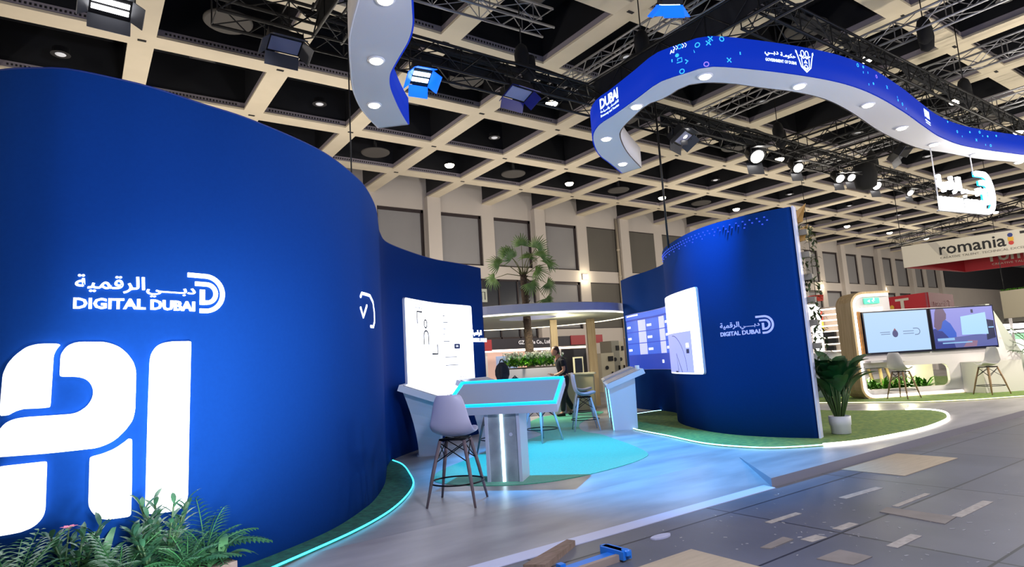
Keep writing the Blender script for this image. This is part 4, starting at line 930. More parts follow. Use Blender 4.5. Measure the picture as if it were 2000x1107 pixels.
# ================================================================ moulded bar stools on crossed wooden legs
M_shell = mat('stool_shell_cool_lit', 'c6c3da', 0.45); M_leg = mat('stool_leg_wood', '7a6a6e', 0.55, noise=0.2, nscale=12); M_wire = mat('stool_wire_black', '0e0f14', 0.4, 0.6); M_legp = mat('stool_leg_pale', 'b9c6dc', .5)  # lavender shell tint carries the cool light on white shells
def stool_shell():
    prof = [(-.222, .425, .128), (-.23, .37, .160), (-.222, .28, .185), (-.208, .18, .206), (-.18, .08, .226), (-.125, .015, .234), (-.03, -.02, .232), (.08, -.012, .232), (.16, .012, .215), (.205, .022, .17), (.222, .016, .11)]
    mb = MB(); N = 10; o = 0
    for y, z, w in prof:                                              # y forward, z up from the seat plane
        for k in range(N + 1):
            t = k / N * 2 - 1; cup = .05 * abs(t) ** 2.6 * (1 if z < .1 else 0) ; wrap = .055 * abs(t) ** 2.4 * (1 if z >= .09 else .35)
            mb.v.append((t * w, y + wrap, z + cup))
    M_ = len(prof)
    for i in range(M_ - 1):
        for k in range(N):
            a = i * (N + 1) + k; mb.f.append((a, a + 1, a + N + 2, a + N + 1)); mb.m.append(0); mb.sm.append(True)
    return mb
def make_stool(label, grp, leg=M_leg, shell=M_shell):
    t = thing('bar_stool', label, 'bar stool', (0, 0, 0), 0, grp)
    zs = 0.70
    s_ = stool_shell(); s_.v = [(x, y, z + zs) for x, y, z in s_.v]; o = s_.build('seat_shell', shell, t, local=True)
    md = o.modifiers.new('shell', 'SOLIDIFY'); md.thickness = 0.014; md.offset = 0
    sd = o.modifiers.new('smooth', 'SUBSURF'); sd.levels = 1; sd.render_levels = 2
    top = [(-.13, -.12), (.13, -.12), (.13, .12), (-.13, .12)]; bot = [(-.255, -.255), (.255, -.255), (.255, .255), (-.255, .255)]
    for (a, b), (c, d) in zip(top, bot): MB().tube([(a, b, zs - .05), ((a + c) / 2, (b + d) / 2, zs / 2), (c, d, 0)], [.019, .02, .012], 10).build('leg', leg, t, local=True)
    def at(k, f): a, b = top[k], bot[k]; return (a[0] + (b[0] - a[0]) * f, a[1] + (b[1] - a[1]) * f, (zs - .05) * (1 - f))
    w = MB()
    for k in range(4):
        l = (k + 1) % 4; w.tube([at(k, .03), at(l, .33)], .006, 6); w.tube([at(l, .03), at(k, .33)], .006, 6)
    for k in range(2): w.tube([(top[k][0], top[k][1], zs - .045), (top[k + 2][0], top[k + 2][1], zs - .045)], .014, 6)
    w.tube([(top[k][0] * 1.02, top[k][1] * 1.02, zs - .04) for k in range(4)], .012, 6, closed=True)
    w.build('wire_bracing', M_wire, t, local=True)
    f = .66; R_ = math.hypot(*at(0, f)[:2]) * .94 ; zz = at(0, f)[2]
    fr = MB().tube([(R_ * math.cos(q * math.pi / 16), R_ * math.sin(q * math.pi / 16), zz) for q in range(32)], .009, 6, closed=True); fr.build('foot_ring', M_wire, t, local=True)
    return t
def face(dx, dy): return math.atan2(dy, dx) - math.pi / 2
st = make_stool('white shell bar stool with wooden legs, nearest one, its back turned to us', 'white shell bar stools')
st.location = (3.31, 5.89, 0.1); st.rotation_euler.z = face(.72, .69)
st2 = make_stool('white shell bar stool, left of two at the angled touch table, lit cyan', 'white shell bar stools', M_legp); st2.location = (8.42, 9.62, 0.1); st2.rotation_euler.z = face(.82, -.57)
dup(st2, (9.62, 11.05, 0.1), face(.8, -.6), 'white shell bar stool standing behind the cyan lit one, before a wooden post', 'white shell bar stools')
dup(st2, (6.88, 9.05, 0.1), face(-.1, 1), 'white shell bar stool with only its legs visible, right under the cyan rimmed table top', 'white shell bar stools')
dup(st, (5.62, 8.62, 0.1), face(-.55, .83), 'white shell bar stool whose dark legs show between the nearest stool and the concrete foot', 'white shell bar stools')
# black rucksack and a small black bag on the rear table
rk = thing('rucksack', 'black rucksack slumped on the table behind the cyan rimmed one', 'bag', (7.05, 10.2, 1.0))
M_bag = mat('bag_black', '12131c', 0.85, bump=0.2, nscale=20)
p1, p2 = PZ(983, 741, 1.24), PZ(1008, 744, 1.2)
rk.location = (p1.x + .4, p1.y + .6, 0)
p1 = PD(982, 742, 13.2); rk.location = p1
b = MB().ball((0, 0, .16), .17, 14, 0, (1, .75, 1.3)); b.ball((-.05, -.08, .05), .13, 12, 0, (1, .7, .9)); b.build('body', M_bag, rk, local=True)
MB().tube([(-.06, 0, .36), (-.03, 0, .43), (.03, 0, .43), (.06, 0, .36)], .012, 6).build('carry_loop', M_bag, rk, local=True)
MB().tube([(-.1, -.12, .3), (-.14, -.17, .12), (-.1, -.14, -.08)], .02, 6).build('shoulder_strap', M_bag, rk, local=True)
pl0 = thing('plinth', 'white plinth carrying the black rucksack, almost hidden behind the cyan rimmed table', 'plinth', (p1.x + .15, p1.y - .05, .1))
MB().box((0, 0, (p1.z - .22) / 2 - .05), (.75, .5, p1.z - .32), -.6).build('body', M_white, pl0, local=True); MB().box((0, 0, p1.z - .20), (.8, .55, .04), -.6).build('top', M_white, pl0, local=True)
p2 = PD(1006, 744, 13.2); hb = thing('pouch', 'small rounded black pouch beside the black rucksack', 'bag', p2)
MB().ball((0, 0, 0), .11, 12, 0, (1.1, .8, .75)).build('body', M_bag, hb, local=True); MB().tube([(-.06, 0, .06), (0, 0, .11), (.06, 0, .06)], .01, 6).build('handle', M_bag, hb, local=True)
# ================================================================ the planter bar with its round canopy and palm
M_wood = mat('pale_wood', 'ab9674', 0.6, col2='98825f', nscale=3, stretch=(6, 6, .5)); M_canopy = mat('canopy_white', 'b9bddd', 0.5); M_canopyu = mat('canopy_underside_lit', 'dfe3cf', 0.6)  # paler greenish underside: the light on it is in the colour
PC = Vector((10.44 + .35, 14.21 + .45, 0))
PCc = PD(1036, 700, 18.0)
CX, CY = PCc.x, PCc.y
cn = thing('round_canopy', 'round white canopy on wooden posts above the planter, a palm growing through it', 'canopy', (CX, CY, 0.1))
R0, R1 = 3.5, 0.85; z0, z1 = 2.84, 3.05
mb = MB(); N = 64
def ell(r, a): 
    e = Vector((math.cos(a) * r * 1.0, math.sin(a) * r)); return (11.6 + e.x if r > 1 else CX + e.x, 16.0 + e.y if r > 1 else CY + e.y)
for r, z in ((R0 - .12, z0 - .03), (R0, z0), (R0, z1), (R0 - .05, z1 + .02), (R1, z1 + .02), (R1, z0 - .03)):
    for k in range(N): x, y = ell(r, 2 * math.pi * k / N); mb.v.append((x, y, z))
for i in range(6):
    j = (i + 1) % 6
    for k in range(N):
        l = (k + 1) % N; mb.f.append((i * N + k, i * N + l, j * N + l, j * N + k)); mb.m.append(1 if i == 5 else 0); mb.sm.append(False)
mb.build('canopy_ring', [M_canopy, M_canopyu], cn)
MB().tube([(*ell(R0 - .07, 2 * math.pi * k / 64), z0 - .035) for k in range(64)], .016, 6, closed=True).build('light_line', mat('canopy_light', 'fff6dd', .4, emit='fff2d0', es=4), cn)
for (x, y), wd in (((1085, 800), .21), ((1158, 800), .25)):
    p = PD(x, 700, 19.0 if x < 1100 else 19.6)
    MB().box((p.x, p.y, 1.42), (wd, wd, 2.72), -.6).build('wood_post', M_wood, cn)

pt = thing('planter_bar', 'white curved planter bar filled with flowering plants under the round canopy', 'planter', (CX, CY, 0.1))
pl_pts = [tuple(PZ(x, y, 1.4)[:2]) for x, y in ((986, 719.5), (1092, 713.5))]
a_, b_ = [Vector((*PD(x, 700, 16.6)[:2],)) for x in (986, 1096)]
u_ = (b_ - a_).normalized(); n_ = Vector((-u_.y, u_.x))
outer = [tuple(a_), tuple(b_), tuple(b_ + n_ * 1.3 + u_ * .2), tuple(a_ + n_ * 1.3 - u_ * .1)]
MB().prism(outer, 0.1, 1.36).build('counter_body', mat('planter_white', 'b5b0b8', .6), pt)
MB().prism([tuple(a_ + n_ * .1 + u_ * .05), tuple(b_ + n_ * .1), tuple(b_ + n_ * 1.2), tuple(a_ + n_ * 1.2)], 1.36, 1.39).build('soil', mat('soil_dark', '2a231c', .9), pt)
M_leafy = mat('planter_leaf', '86c034', 0.5, col2='4f8f24', nscale=9); M_flower = mat('planter_flower_white', 'f4efe6', 0.5); M_leafd = mat('planter_leaf_dark', '2f6a22', .5)
random.seed(11)
for k in range(13):
    f_ = (k + .5) / 13; base = a_ + u_ * ((b_ - a_).length * f_) + n_ * random.uniform(.15, .45)
    pn = thing('flowering_plant', 'leafy plant with white flowers, one of the row in the white planter bar', 'plant', (base.x, base.y, 1.39), 0, 'flowering plants in the planter bar')
    l, fl_ = MB(), MB()
    for q in range(26):
        a = random.uniform(0, 6.28); e = random.uniform(.35, 1.4); h0 = random.uniform(0, .16)
        l.blade((math.cos(a) * .05, math.sin(a) * .05, h0), (math.cos(a) * math.cos(e), math.sin(a) * math.cos(e), math.sin(e)), (0, 0, 1), random.uniform(.14, .27), .06, .5, 3, mi=0 if q % 3 else 1)
    for q in range(22):
        a = random.uniform(0, 6.28); r = random.uniform(.03, .2); z = random.uniform(.24, .42)
        fl_.ball((math.cos(a) * r, math.sin(a) * r, z), .028, 6, 0, (1, 1, .8))
        for w in range(4):
            b2 = w * 1.57; fl_.blade((math.cos(a) * r, math.sin(a) * r, z), (math.cos(b2), math.sin(b2), .5), (0, 0, 1), .06, .05, .4, 2)
        fl_.tube([(math.cos(a) * r * .4, math.sin(a) * r * .4, .05), (math.cos(a) * r, math.sin(a) * r, z)], .004, 4, mi=1)
    l.build('leaves', [M_leafy, M_leafd], pn, local=True); fl_.build('flowers', [M_flower, M_leafd], pn, local=True)
# fan palm through the canopy
pm = thing('fan_palm', 'fan palm with rough trunk rising from the planter bar through the round canopy', 'palm', (CX, CY, 1.39))
M_trunk = mat('palm_trunk', '4a3a2b', 0.9, col2='241a14', nscale=14, bump=0.8, stretch=(1, 1, 3)); M_palm = mat('palm_leaf', '6c8a48', 0.5, col2='48682f', nscale=5); M_stalk = mat('palm_stalk', '5a5c33', 0.6)
pt_top = PD(1022, 536, 18.0); zt_ = pt_top.z - 1.39
tb = MB(); pts = []; rs = []
for k in range(15):
    f_ = k / 14; pts.append(((pt_top.x - CX) * f_, (pt_top.y - CY) * f_, zt_ * f_)); rs.append((.125 - .03 * f_) * (1.08 if k % 2 else .95))
tb.tube(pts, rs, 12)
random.seed(5)
for k in range(60):
    f_ = random.uniform(.05, .98); a = random.uniform(0, 6.28); tb.blade(((pt_top.x - CX) * f_ + math.cos(a) * .1, (pt_top.y - CY) * f_ + math.sin(a) * .1, zt_ * f_), (math.cos(a) * .5, math.sin(a) * .5, .85), (0, 0, 1), .12, .07, -.2, 2)
tb.build('trunk', M_trunk, pm, local=True)
fl2 = MB()
for k in range(22): fl2.tube([(math.cos(k) * .05, math.sin(k) * .05, 0), (math.cos(k) * .16, math.sin(k) * .16, .22 + .1 * math.sin(k * 2.3))], .008, 4)
cr = (pt_top.x - CX, pt_top.y - CY, zt_ - .05)
fl2.v = [(x + cr[0], y + cr[1], z + cr[2]) for x, y, z in fl2.v]; fl2.build('leaf_bases', M_stalk, pm, local=True)
camR = Vector(RX); camR.z = 0; camR.normalize(); camF = Vector((RZ[0], RZ[1], 0)).normalized()
fans = [(1018, 475, 0.0), (990, 492, .2), (975, 513, -.1), (966, 540, .1), (1055, 497, .1), (1047, 480, -.3), (1068, 512, .2), (1046, 525, -.2), (1035, 550, -.1), (1068, 550, .1), (1066, 580, 0), (1000, 500, -.4), (1030, 500, .5)]
for x, y, dep in fans:
    tip = PD(x, y, 18.0 + dep); v = tip - Vector((pt_top.x, pt_top.y, pt_top.z))
    o3 = Vector(cr); hub = o3 + v
    fr_ = MB(); mid_ = o3 + v * .55 + Vector((0, 0, .12 * v.length)); fr_.tube([o3, mid_, hub], [.014, .011, .008], 5, mi=1)
    d = (v.normalized() * .8 + Vector((0, 0, -.35 if v.z < .3 else .1))).normalized()
    side = d.cross(camF * -1 + Vector((0, 0, .4))).normalized(); nn = side.cross(d)
    for q in range(17):
        a = (q / 16 - .5) * 3.6
        dd = d * math.cos(a) + side * math.sin(a)
        L_ = .50 * (1 - .25 * abs(a) / 1.8) * random.uniform(.9, 1.08)
        fr_.blade(hub, dd, nn, L_, .045, .55 + random.uniform(0, .4), 4, fold=.4, shape=lambda t: (1 - t) ** .6 * min(1, .35 + t * 4))
    fr_.build('fan_leaf', [M_palm, M_stalk], pm, local=True)
pgl = (a_ + b_) / 2 - n_ * .25
spot('planter_glow', (pgl.x, pgl.y, 2.7), (pgl.x + n_.x * .5, pgl.y + n_.y * .5, 1.4), 420, (1, .95, .75), 130, .6, .2)  # added unseen lamp to brighten the planter flowers
point('canopy_glow', (CX + .8, CY - .6, 2.45), 40, (1, .92, .7), .2)
# ================================================================ booths along the back wall
M_shellw = mat('booth_panel_white', 'cfc8c6', 0.6); M_fas = mat('booth_fascia_dark', '231f2a', 0.5); M_fasr = mat('booth_fascia_red', '9c2b33', 0.5)
bo = thing('shell_booth', 'small company booth with dark name board and bright pink back wall behind the palm', 'booth', tuple(PY(1000, 700, 22.4))[:2] + (0,))
def bx2(px0, px1, z0, z1, Y, dep, nm, m, par):
    A, B = PY(px0, 700, Y), PY(px1, 700, Y); return MB().box(((A.x + B.x) / 2, Y + dep / 2, (z0 + z1) / 2), (abs(B.x - A.x), dep, z1 - z0)).build(nm, m, par)
bx2(938, 1076, 2.16, 2.62, 22.4, .06, 'name_board', M_fas, bo)
bx2(936, 962, 2.12, 2.60, 22.36, .04, 'red_flash', M_fasr, bo)
bx2(938, 1076, 0, 2.5, 23.9, .06, 'back_wall', lit('booth_backwall_lit_pink', 'd8b0a0', .55), bo)  # wall glows by itself in place of the booth's interior light
bx2(1030, 1073, 1.2, 2.05, 23.8, .06, 'lit_wall_half', lit('booth_lit_wall', 'ffd9a8', .95), bo)  # glowing sheet for the brightly lit half of the back wall
bx2(938, 1076, 2.06, 2.16, 22.42, .05, 'light_rail', lit('booth_light_rail', 'ffe9d6', 3), bo)
bx2(938, 952, 0, 2.1, 22.6, 1.2, 'side_wall', M_shellw, bo); bx2(1071, 1077, 0, 2.16, 22.45, 1.3, 'side_wall', M_shellw, bo)
bx2(970, 1010, .6, 1.9, 23.8, .06, 'poster', lit('booth_poster_blue', '9fb2d8', .5), bo); bx2(999, 1012, 1.55, 2.0, 23.76, .05, 'wall_screen', M_glass, bo)
A = PY(1012, 661, 22.38); Bq = PY(1073, 665, 22.38)
lx = (Bq.x - A.x); zb = 2.3
g = Flat(); g.text('GZ Lingle Co., Ltd', 0, 0, lx, None, bold=.012); g.solid(plane_map((A.x, 22.37, zb), (1, 0, 0), (0, 0, 1)), .01, 'board_lettering', lit('board_text', 'd9d3d6', .5), bo)
bo2 = thing('shell_booth', 'booth with dark and red name board between the two wooden canopy posts', 'booth', tuple(PY(1120, 700, 22.4))[:2] + (0,))
bx2(1092, 1146, 2.2, 2.66, 22.4, .06, 'name_board', M_fas, bo2); bx2(1118, 1146, 2.24, 2.68, 22.36, .04, 'red_flash', M_fasr, bo2); bx2(1092, 1146, 2.08, 2.16, 22.4, .05, 'light_rail', lit('booth_light_rail', 'ffe9d6', 3), bo2)
bx2(1098, 1146, 0, 2.08, 23.8, .06, 'back_wall', mat('booth_back_dark', '2b2c38', .6), bo2); bx2(1090, 1097, 0, 2.2, 22.45, 1.3, 'side_wall', M_shellw, bo2)
bo3 = thing('shell_booth', 'end of a red name board right of the second wooden canopy post', 'booth', tuple(PY(1172, 700, 22.4))[:2] + (0,))
bx2(1164, 1180, 2.28, 2.68, 22.4, .06, 'red_board', M_fasr, bo3); bx2(1164, 1167, 0, 2.28, 22.42, .1, 'post', M_shellw, bo3)
sg_ = thing('wall_sign', 'small square pale sign with a dark figure on the dark glass doors', 'sign', tuple(PY(943, 577, WALL_Y - .14)))
MB().box((0, 0, 0), (.45, .05, .62)).build('plate', mat('sign_pale', 'a9ada2', .5), sg_, local=True)
g = Flat(); g.stroke([(-.08, -.2), (-.08, .16), (.1, .16), (.1, -.2)], .05); g.solid(plane_map((sg_.location.x, WALL_Y - .17, sg_.location.z), (1, 0, 0), (0, 0, 1)), .005, 'figure', M_ink, sg_)
# machines and kiosk right of the posts
M_mach = mat('machine_beige', 'a39c88', 0.5, metal=.1); M_mach2 = mat('machine_grey', '77756a', 0.5)
for k, (x0, x1, zt2, Y, lab, m) in enumerate(((1171, 1197, 1.75, 21.0, 'beige machine cabinet with round dial, left of the pair behind the angled table', M_mach), (1193, 1209, 2.32, 21.6, 'taller grey machine cabinet right of the pair behind the angled table', M_mach2), (1207, 1217, 2.3, 22.0, 'narrow pale machine cabinet beside the right blue wall', M_mach))):
    A, B = PY(x0, 700, Y), PY(x1, 700, Y); w = B.x - A.x; cx_ = (A.x + B.x) / 2
    mt = thing('machine_cabinet', lab, 'machine', (cx_, Y, 0), 0, 'machine cabinets')
    MB().rbox((0, .3, zt2 / 2), (w, .8, zt2), .04).build('cabinet', m, mt, local=True)
    MB().tube([(-.1, -.1, zt2 * .62), (-.1, -.14, zt2 * .62)], .09, 14).build('dial', M_dark, mt, local=True)
    MB().box((w * .2, -.12, zt2 * .85), (w * .35, .05, .22)).build('control_panel', M_dark, mt, local=True); MB().box((w * .25, -.13, zt2 * .45), (.05, .06, .2)).build('handle', M_dark, mt, local=True)
kp = PD(1130, 720, 18.2); kk = thing('kiosk_screen', 'white upright kiosk with dark screen right of the walking person', 'kiosk', (kp.x, kp.y, 0.1))
kz = PD(1130, 736, 18.2).z; kt = PD(1130, 690, 18.2).z
def kbox(c, d, nm, m): MB().box(c, d, -.61).build(nm, m, kk)
kbox((kp.x, kp.y, (kz + kt) / 2 - .05), (.30, .06, kt - kz - .1), 'frame', mat('kiosk_cream', 'cfc9a8', .5)); kbox((kp.x - .02, kp.y - .035, (kz + kt) / 2 - .03), (.21, .03, kt - kz - .22), 'screen', M_glass)
kbox((kp.x, kp.y, kz / 2 + .04), (.10, .08, kz - .06), 'stand', mat('kiosk_cream', 'cfc9a8', .5)); kbox((kp.x, kp.y, .115), (.4, .35, .03), 'base', mat('kiosk_cream', 'cfc9a8', .5))
cp_ = PD(1128, 745, 17.6); ct = thing('cream_counter', 'low cream counter below the upright kiosk, behind the person', 'counter', (cp_.x, cp_.y, .1))
MB().rbox((0, 0, .5), (.9, .6, 1.0), .05, -.6).build('body', mat('counter_cream', 'b9ab83', .6), ct, local=True); MB().rbox((0, 0, 1.02), (1.0, .7, .04), .05, -.6).build('top', mat('counter_top', 'cfc6a4', .5), ct, local=True)
dkp = PD(1128, 700, 20.5)
# ================================================================ the arched screen wall at the right, on the same stand
A0 = Vector((15.97, 7.78, 0.1)); AT = Vector((0.85, -0.527, 0)).normalized(); AN = Vector((AT.y, -AT.x, 0))      # along, towards the viewer
def AP(s, z, d=0.0): return A0 + AT * s + AN * d + Vector((0, 0, z - 0.1))
M_archw = mat('screenwall_white', 'd6d0ce', 0.6); M_led = lit('arch_light_white', 'fff6f2', 4.5)
aw = thing('screen_wall', 'white screen wall with glowing rounded corner frame and pale wooden side, far right', 'wall', tuple(AP(2, .1)))
yaw_a = math.atan2(AT.y, AT.x)
def abox(s0, s1, z0, z1, d0, d1, nm, m, par=aw):
    mb = MB(); mb.hex8([AP(s0, z0, d1), AP(s1, z0, d1), AP(s1, z0, d0), AP(s0, z0, d0)], [AP(s0, z1, d1), AP(s1, z1, d1), AP(s1, z1, d0), AP(s0, z1, d0)]); return mb.build(nm, m, par)
# wooden shell bent round the left end: bottom, side and top
def bent(off_in, off_out, d0, d1, smax_b, smax_t, nm, m, r=.28):
    o = MB(); path = []
    zt, zb, sl = 2.72, .13, 0.0
    path += [(smax_b, zb)] + [(sl + r - r * math.sin(math.pi / 2 * k / 6), zb + r - r * math.cos(math.pi / 2 * k / 6)) for k in range(7)]
    path += [(sl + r - r * math.cos(math.pi / 2 * k / 6), zt - r + r * math.sin(math.pi / 2 * k / 6)) for k in range(7)] + [(smax_t, zt)]
    N = len(path); nr = []
    for i in range(N):
        a, b = path[max(i - 1, 0)], path[min(i + 1, N - 1)]; t = Vector((b[0] - a[0], b[1] - a[1])).normalized(); nr.append(Vector((t.y, -t.x)))   # outward = left
    for (s, z), q in zip(path, nr):
        for off, d in ((off_in, d1), (off_out, d1), (off_out, d0), (off_in, d0)):
            o.v.append(tuple(AP(s - q.x * off, z - q.y * off, d)))
    for k in range(N - 1):
        for c in range(4):
            r_ = (c + 1) % 4; o.f.append((k * 4 + c, k * 4 + 4 + c, k * 4 + 4 + r_, k * 4 + r_)); o.m.append(0); o.sm.append(False)
    e = 4 * (N - 1); o.f += [(0, 1, 2, 3), (e + 3, e + 2, e + 1, e)]; o.m += [0, 0]; o.sm += [False, False]
    return o.build(nm, m, aw)
bent(-.0, .06, -.66, 0.0, 2.62, 1.0, 'wooden_shell', mat('arch_lit_wood', 'd2b888', .55, col2='bd9f6e', nscale=3, stretch=(6, 6, .5))); bent(-.055, -.005, -.03, .012, 2.56, .95, 'light_frame', M_led); bent(-.075, -.056, -.6, -.02, 2.56, .98, 'inner_lining', M_archw)  # shell wood is a brighter copy; light from nearby is in its colour
# white back wall in pieces around the rounded opening
bk = MB(); D0, D1 = -.14, -.06
op = [(.14, .33), (2.16, .33)] + [(2.16 + .15 * math.sin(math.pi / 2 * k / 5), .33 + .15 - .15 * math.cos(math.pi / 2 * k / 5)) for k in range(1, 6)] + [(2.31 - .15 + .15 * math.cos(math.pi / 2 * k / 5), .72 + .15 * math.sin(math.pi / 2 * k / 5)) for k in range(6)] + [(.14, .87)]
def slab(pts, d0=D0, d1=D1, mb=bk):
    n = len(pts); o = len(mb.v); a = sum(pts[i][0] * pts[(i + 1) % n][1] - pts[(i + 1) % n][0] * pts[i][1] for i in range(n))
    if a < 0: pts = pts[::-1]
    mb.v += [tuple(AP(s, z, d1)) for s, z in pts] + [tuple(AP(s, z, d0)) for s, z in pts]
    mb.f += [tuple(o + i for i in range(n)), tuple(o + n + i for i in range(n))[::-1]] + [(o + i, o + n + i, o + n + (i + 1) % n, o + (i + 1) % n) for i in range(n)]
    mb.m += [0] * (n + 2); mb.sm += [False] * (n + 2)
slab([(.07, .13), (2.55, .13), (2.55, .33), (.07, .33)]); slab([(.07, .33), (.14, .33), (.14, .87), (.07, .87)])
slab([(.07, .87), (2.16, .87), (2.16, 1.1), (3.9, 1.1), (3.66, 2.26), (1.0, 2.3), (1.0, 2.66), (.07, 2.66)])
slab([(2.16 + .15 * math.sin(math.pi / 2 * k / 6), .48 - .15 * math.cos(math.pi / 2 * k / 6)) for k in range(7)] + [(2.16 + .15 * math.cos(math.pi / 2 * k / 6), .72 + .15 * math.sin(math.pi / 2 * k / 6)) for k in range(7)] + [(2.16, 1.1), (3.95, 1.1), (4.24, .99), (4.3, .1), (2.55, .1), (2.55, .33)])
abox(1.75, 2.45, .13, 1.0, -.85, -.8, 'inner_return', lit('inner_return_lit', 'e6dfbe', .55))  # cream glow in place of warm light falling on this panel
bk.build('back_wall', M_archw, aw)
bt = MB(); slab([(3.62, 2.3), (3.72, 2.3), (4.9, .1), (3.6, .1)], -.5, -.16, bt); bt.build('buttress', mat('buttress_grey', 'aeb2a6', .6), aw)
abox(.07, 1.2, 1.0, 1.045, -.06, .32, 'shelf', M_archw)
# low white box at its right end, with a warm lit return
tw = MB(); tw.hex8([AP(2.72, .1, .5), AP(3.75, .1, .5), AP(3.75, .1, 0), AP(2.62, .1, -.05)], [AP(2.72, .87, .5), AP(3.75, .87, .5), AP(3.75, .87, 0), AP(2.62, .87, -.05)])
tag(tw.build('low_counter', mat('counter_white', 'd3cfc6', .6)), 'low white box counter at the right end of the screen wall, beside a palm', 'counter')
# the two big screens
def tv(lab, s0, s1, nm2):
    t = thing('television', lab, 'television', tuple(AP((s0 + s1) / 2, 1.19, 0))); z0, z1 = 1.19, 2.265
    abox(s0, s1, z0, z1, -.055, .03, 'bezel', mat('tv_bezel', '10122a', .3), t)
    return t, lambda a, b, d: AP(s0 + a, z0 + b, .031 + d)
M_tv1 = lit('tv_sky_blue', 'b4d6fa', 1.0, DK)
t, fn = tv('left one of two big wall screens, pale blue with a small crest in the middle', .19, 1.90, '')
Flat().rect(.03, .05, 1.68, 1.045).solid(fn, .002, 'picture', M_tv1, t)
up = lambda k: (lambda a, b, d: fn(a, b, d + k))
M_tvt = lit('tv_text_grey', '6f86b8', .7, DK)
for q in ((.40, .53, .66, .545), (.42, .48, .66, .495), (1.0, .53, 1.28, .545), (1.0, .47, 1.28, .485)): Flat().rect(*q).solid(up(.003), .001, 'text_line', M_tvt, t)
g = Flat(); g.disc(.79, .49, .075, 0, 16, .09); g.solid(up(.003), .001, 'crest', lit('tv_crest', '54589a', .6, DK), t)
g = Flat(); g.poly([(.75, .57), (.83, .57), (.79, .63)]); g.solid(up(.003), .001, 'crest_top', lit('tv_crest_red', 'b06a80', .6, DK), t)
g = Flat(); g.stroke([(1.27, .60)] + arc(1.36, .52, .08, 90, -90, 8) + [(1.30, .44)], .018); g.solid(up(.003), .001, 'emblem', M_tvt, t)
t, fn = tv('right one of two big wall screens, showing a long-haired person in blue', 1.955, 3.645, '')
up = lambda k: (lambda a, b, d: fn(a, b, d + k))
Flat().rect(.03, .05, 1.66, 1.045).solid(fn, .002, 'picture', lit('tv_lilac', '9a9cf2', .85, DK), t)
Flat().poly([(.03, .05), (.60, .05), (.62, .42), (.50, .66), (.36, .78), (.2, .7), (.1, .55), (.03, .55)]).solid(up(.003), .001, 'blue_jacket', lit('tv_blue', '2563e0', .8, DK), t)
Flat().poly([(.03, .05), (.40, .05), (.40, .32), (.26, .48), (.14, .5), (.08, .55), (.03, .52)]).solid(up(.0045), .001, 'jacket_shade', lit('tv_navy', '10309a', .7, DK), t)
Flat().poly([(.06, .60), (.12, .95), (.16, 1.045), (.36, 1.045), (.42, .9), (.40, .78), (.30, .72), (.24, .55), (.14, .5)]).solid(up(.006), .001, 'long_hair', lit('tv_hair', '7a5f86', .7, DK), t)
Flat().poly([(.03, .05), (1.66, .05), (1.66, .30), (1.2, .36), (.7, .32), (.3, .3), (.03, .2)]).solid(up(.0075), .001, 'desk', lit('tv_desk', '6a74c4', .7, DK), t)
Flat().poly([(.03, .05), (.55, .05), (.52, .20), (.03, .22)]).solid(up(.009), .001, 'desk_shade', lit('tv_navy', '10309a', .7, DK), t)
Flat().poly([(.75, .06), (1.1, .06), (1.15, .2), (.9, .22)]).solid(up(.009), .001, 'warm_patch', lit('tv_warm', 'a07a9a', .8, DK), t)
Flat().poly([(1.4, .2), (1.64, .25), (1.64, .68), (1.45, .72), (1.42, .5)]).solid(up(.009), .001, 'dark_chair', lit('tv_dark', '202a6a', .5, DK), t)
Flat().poly([(.76, .36), (1.46, .35), (1.45, .90), (.78, .82)]).solid(up(.0105), .001, 'laptop_screen', lit('tv_pale', 'a8d4fa', 1.1, DK), t)
for q in ((.10, .24, .55, .30), (.22, .16, 1.0, .19), (1.48, .50, 1.62, .53)): Flat().rect(*q).solid(up(.012), .001, 'caption_bar', lit('tv_caption', '8fc2f0', 1.0, DK), t)
Flat().rect(1.08, .9, 1.14, .99).solid(up(.004), .001, 'wall_mark', lit('tv_dark', '202a6a', .5, DK), t)
# green exit sign and warm shelf lamp on the inner wall
ex = thing('exit_sign', 'small green emergency exit sign on the top of the white screen wall', 'sign', tuple(AP(.52, 2.49, 0)))
abox(.33, .72, 2.47, 2.61, -.055, -.02, 'sign_case', lit('exit_green', '45d7a6', .75), ex)
g = Flat(); g.disc(.06, .05, .02, 0, 10); g.stroke([(.05, .03), (.02, -.01), (.05, -.04)], .018); g.stroke([(.0, .0), (.09, .01)], .014); g.poly([(-.12, -.01), (-.05, .03), (-.05, -.05)]); g.solid(lambda a, b, d: AP(.52 + a, 2.545 + b, -.018 + d), .002, 'running_figure', lit('exit_white', 'd8fff0', .9), ex)
lm = thing('strip_lamp', 'short glowing white lamp on the white screen wall below the exit sign', 'lamp', tuple(AP(.46, 2.32, 0)))
abox(.19, .74, 2.29, 2.37, -.05, .03, 'glow_tube', lit('strip_lamp_glow', 'fff8f0', 4), lm); abox(.19, .74, 2.375, 2.39, -.05, .04, 'lamp_top', M_archw, lm)
sp_ = MB(); slab([(.10, 1.16), (.165, 1.16), (.165, 2.28), (.10, 2.28)], -.055, .0, sp_); tag(sp_.build('wood_strip', mat('orange_wood', 'b9823f', .6, col2='8e6030', nscale=6)), 'orange brown wooden strip along the left edge of the pale blue screen', 'panel')
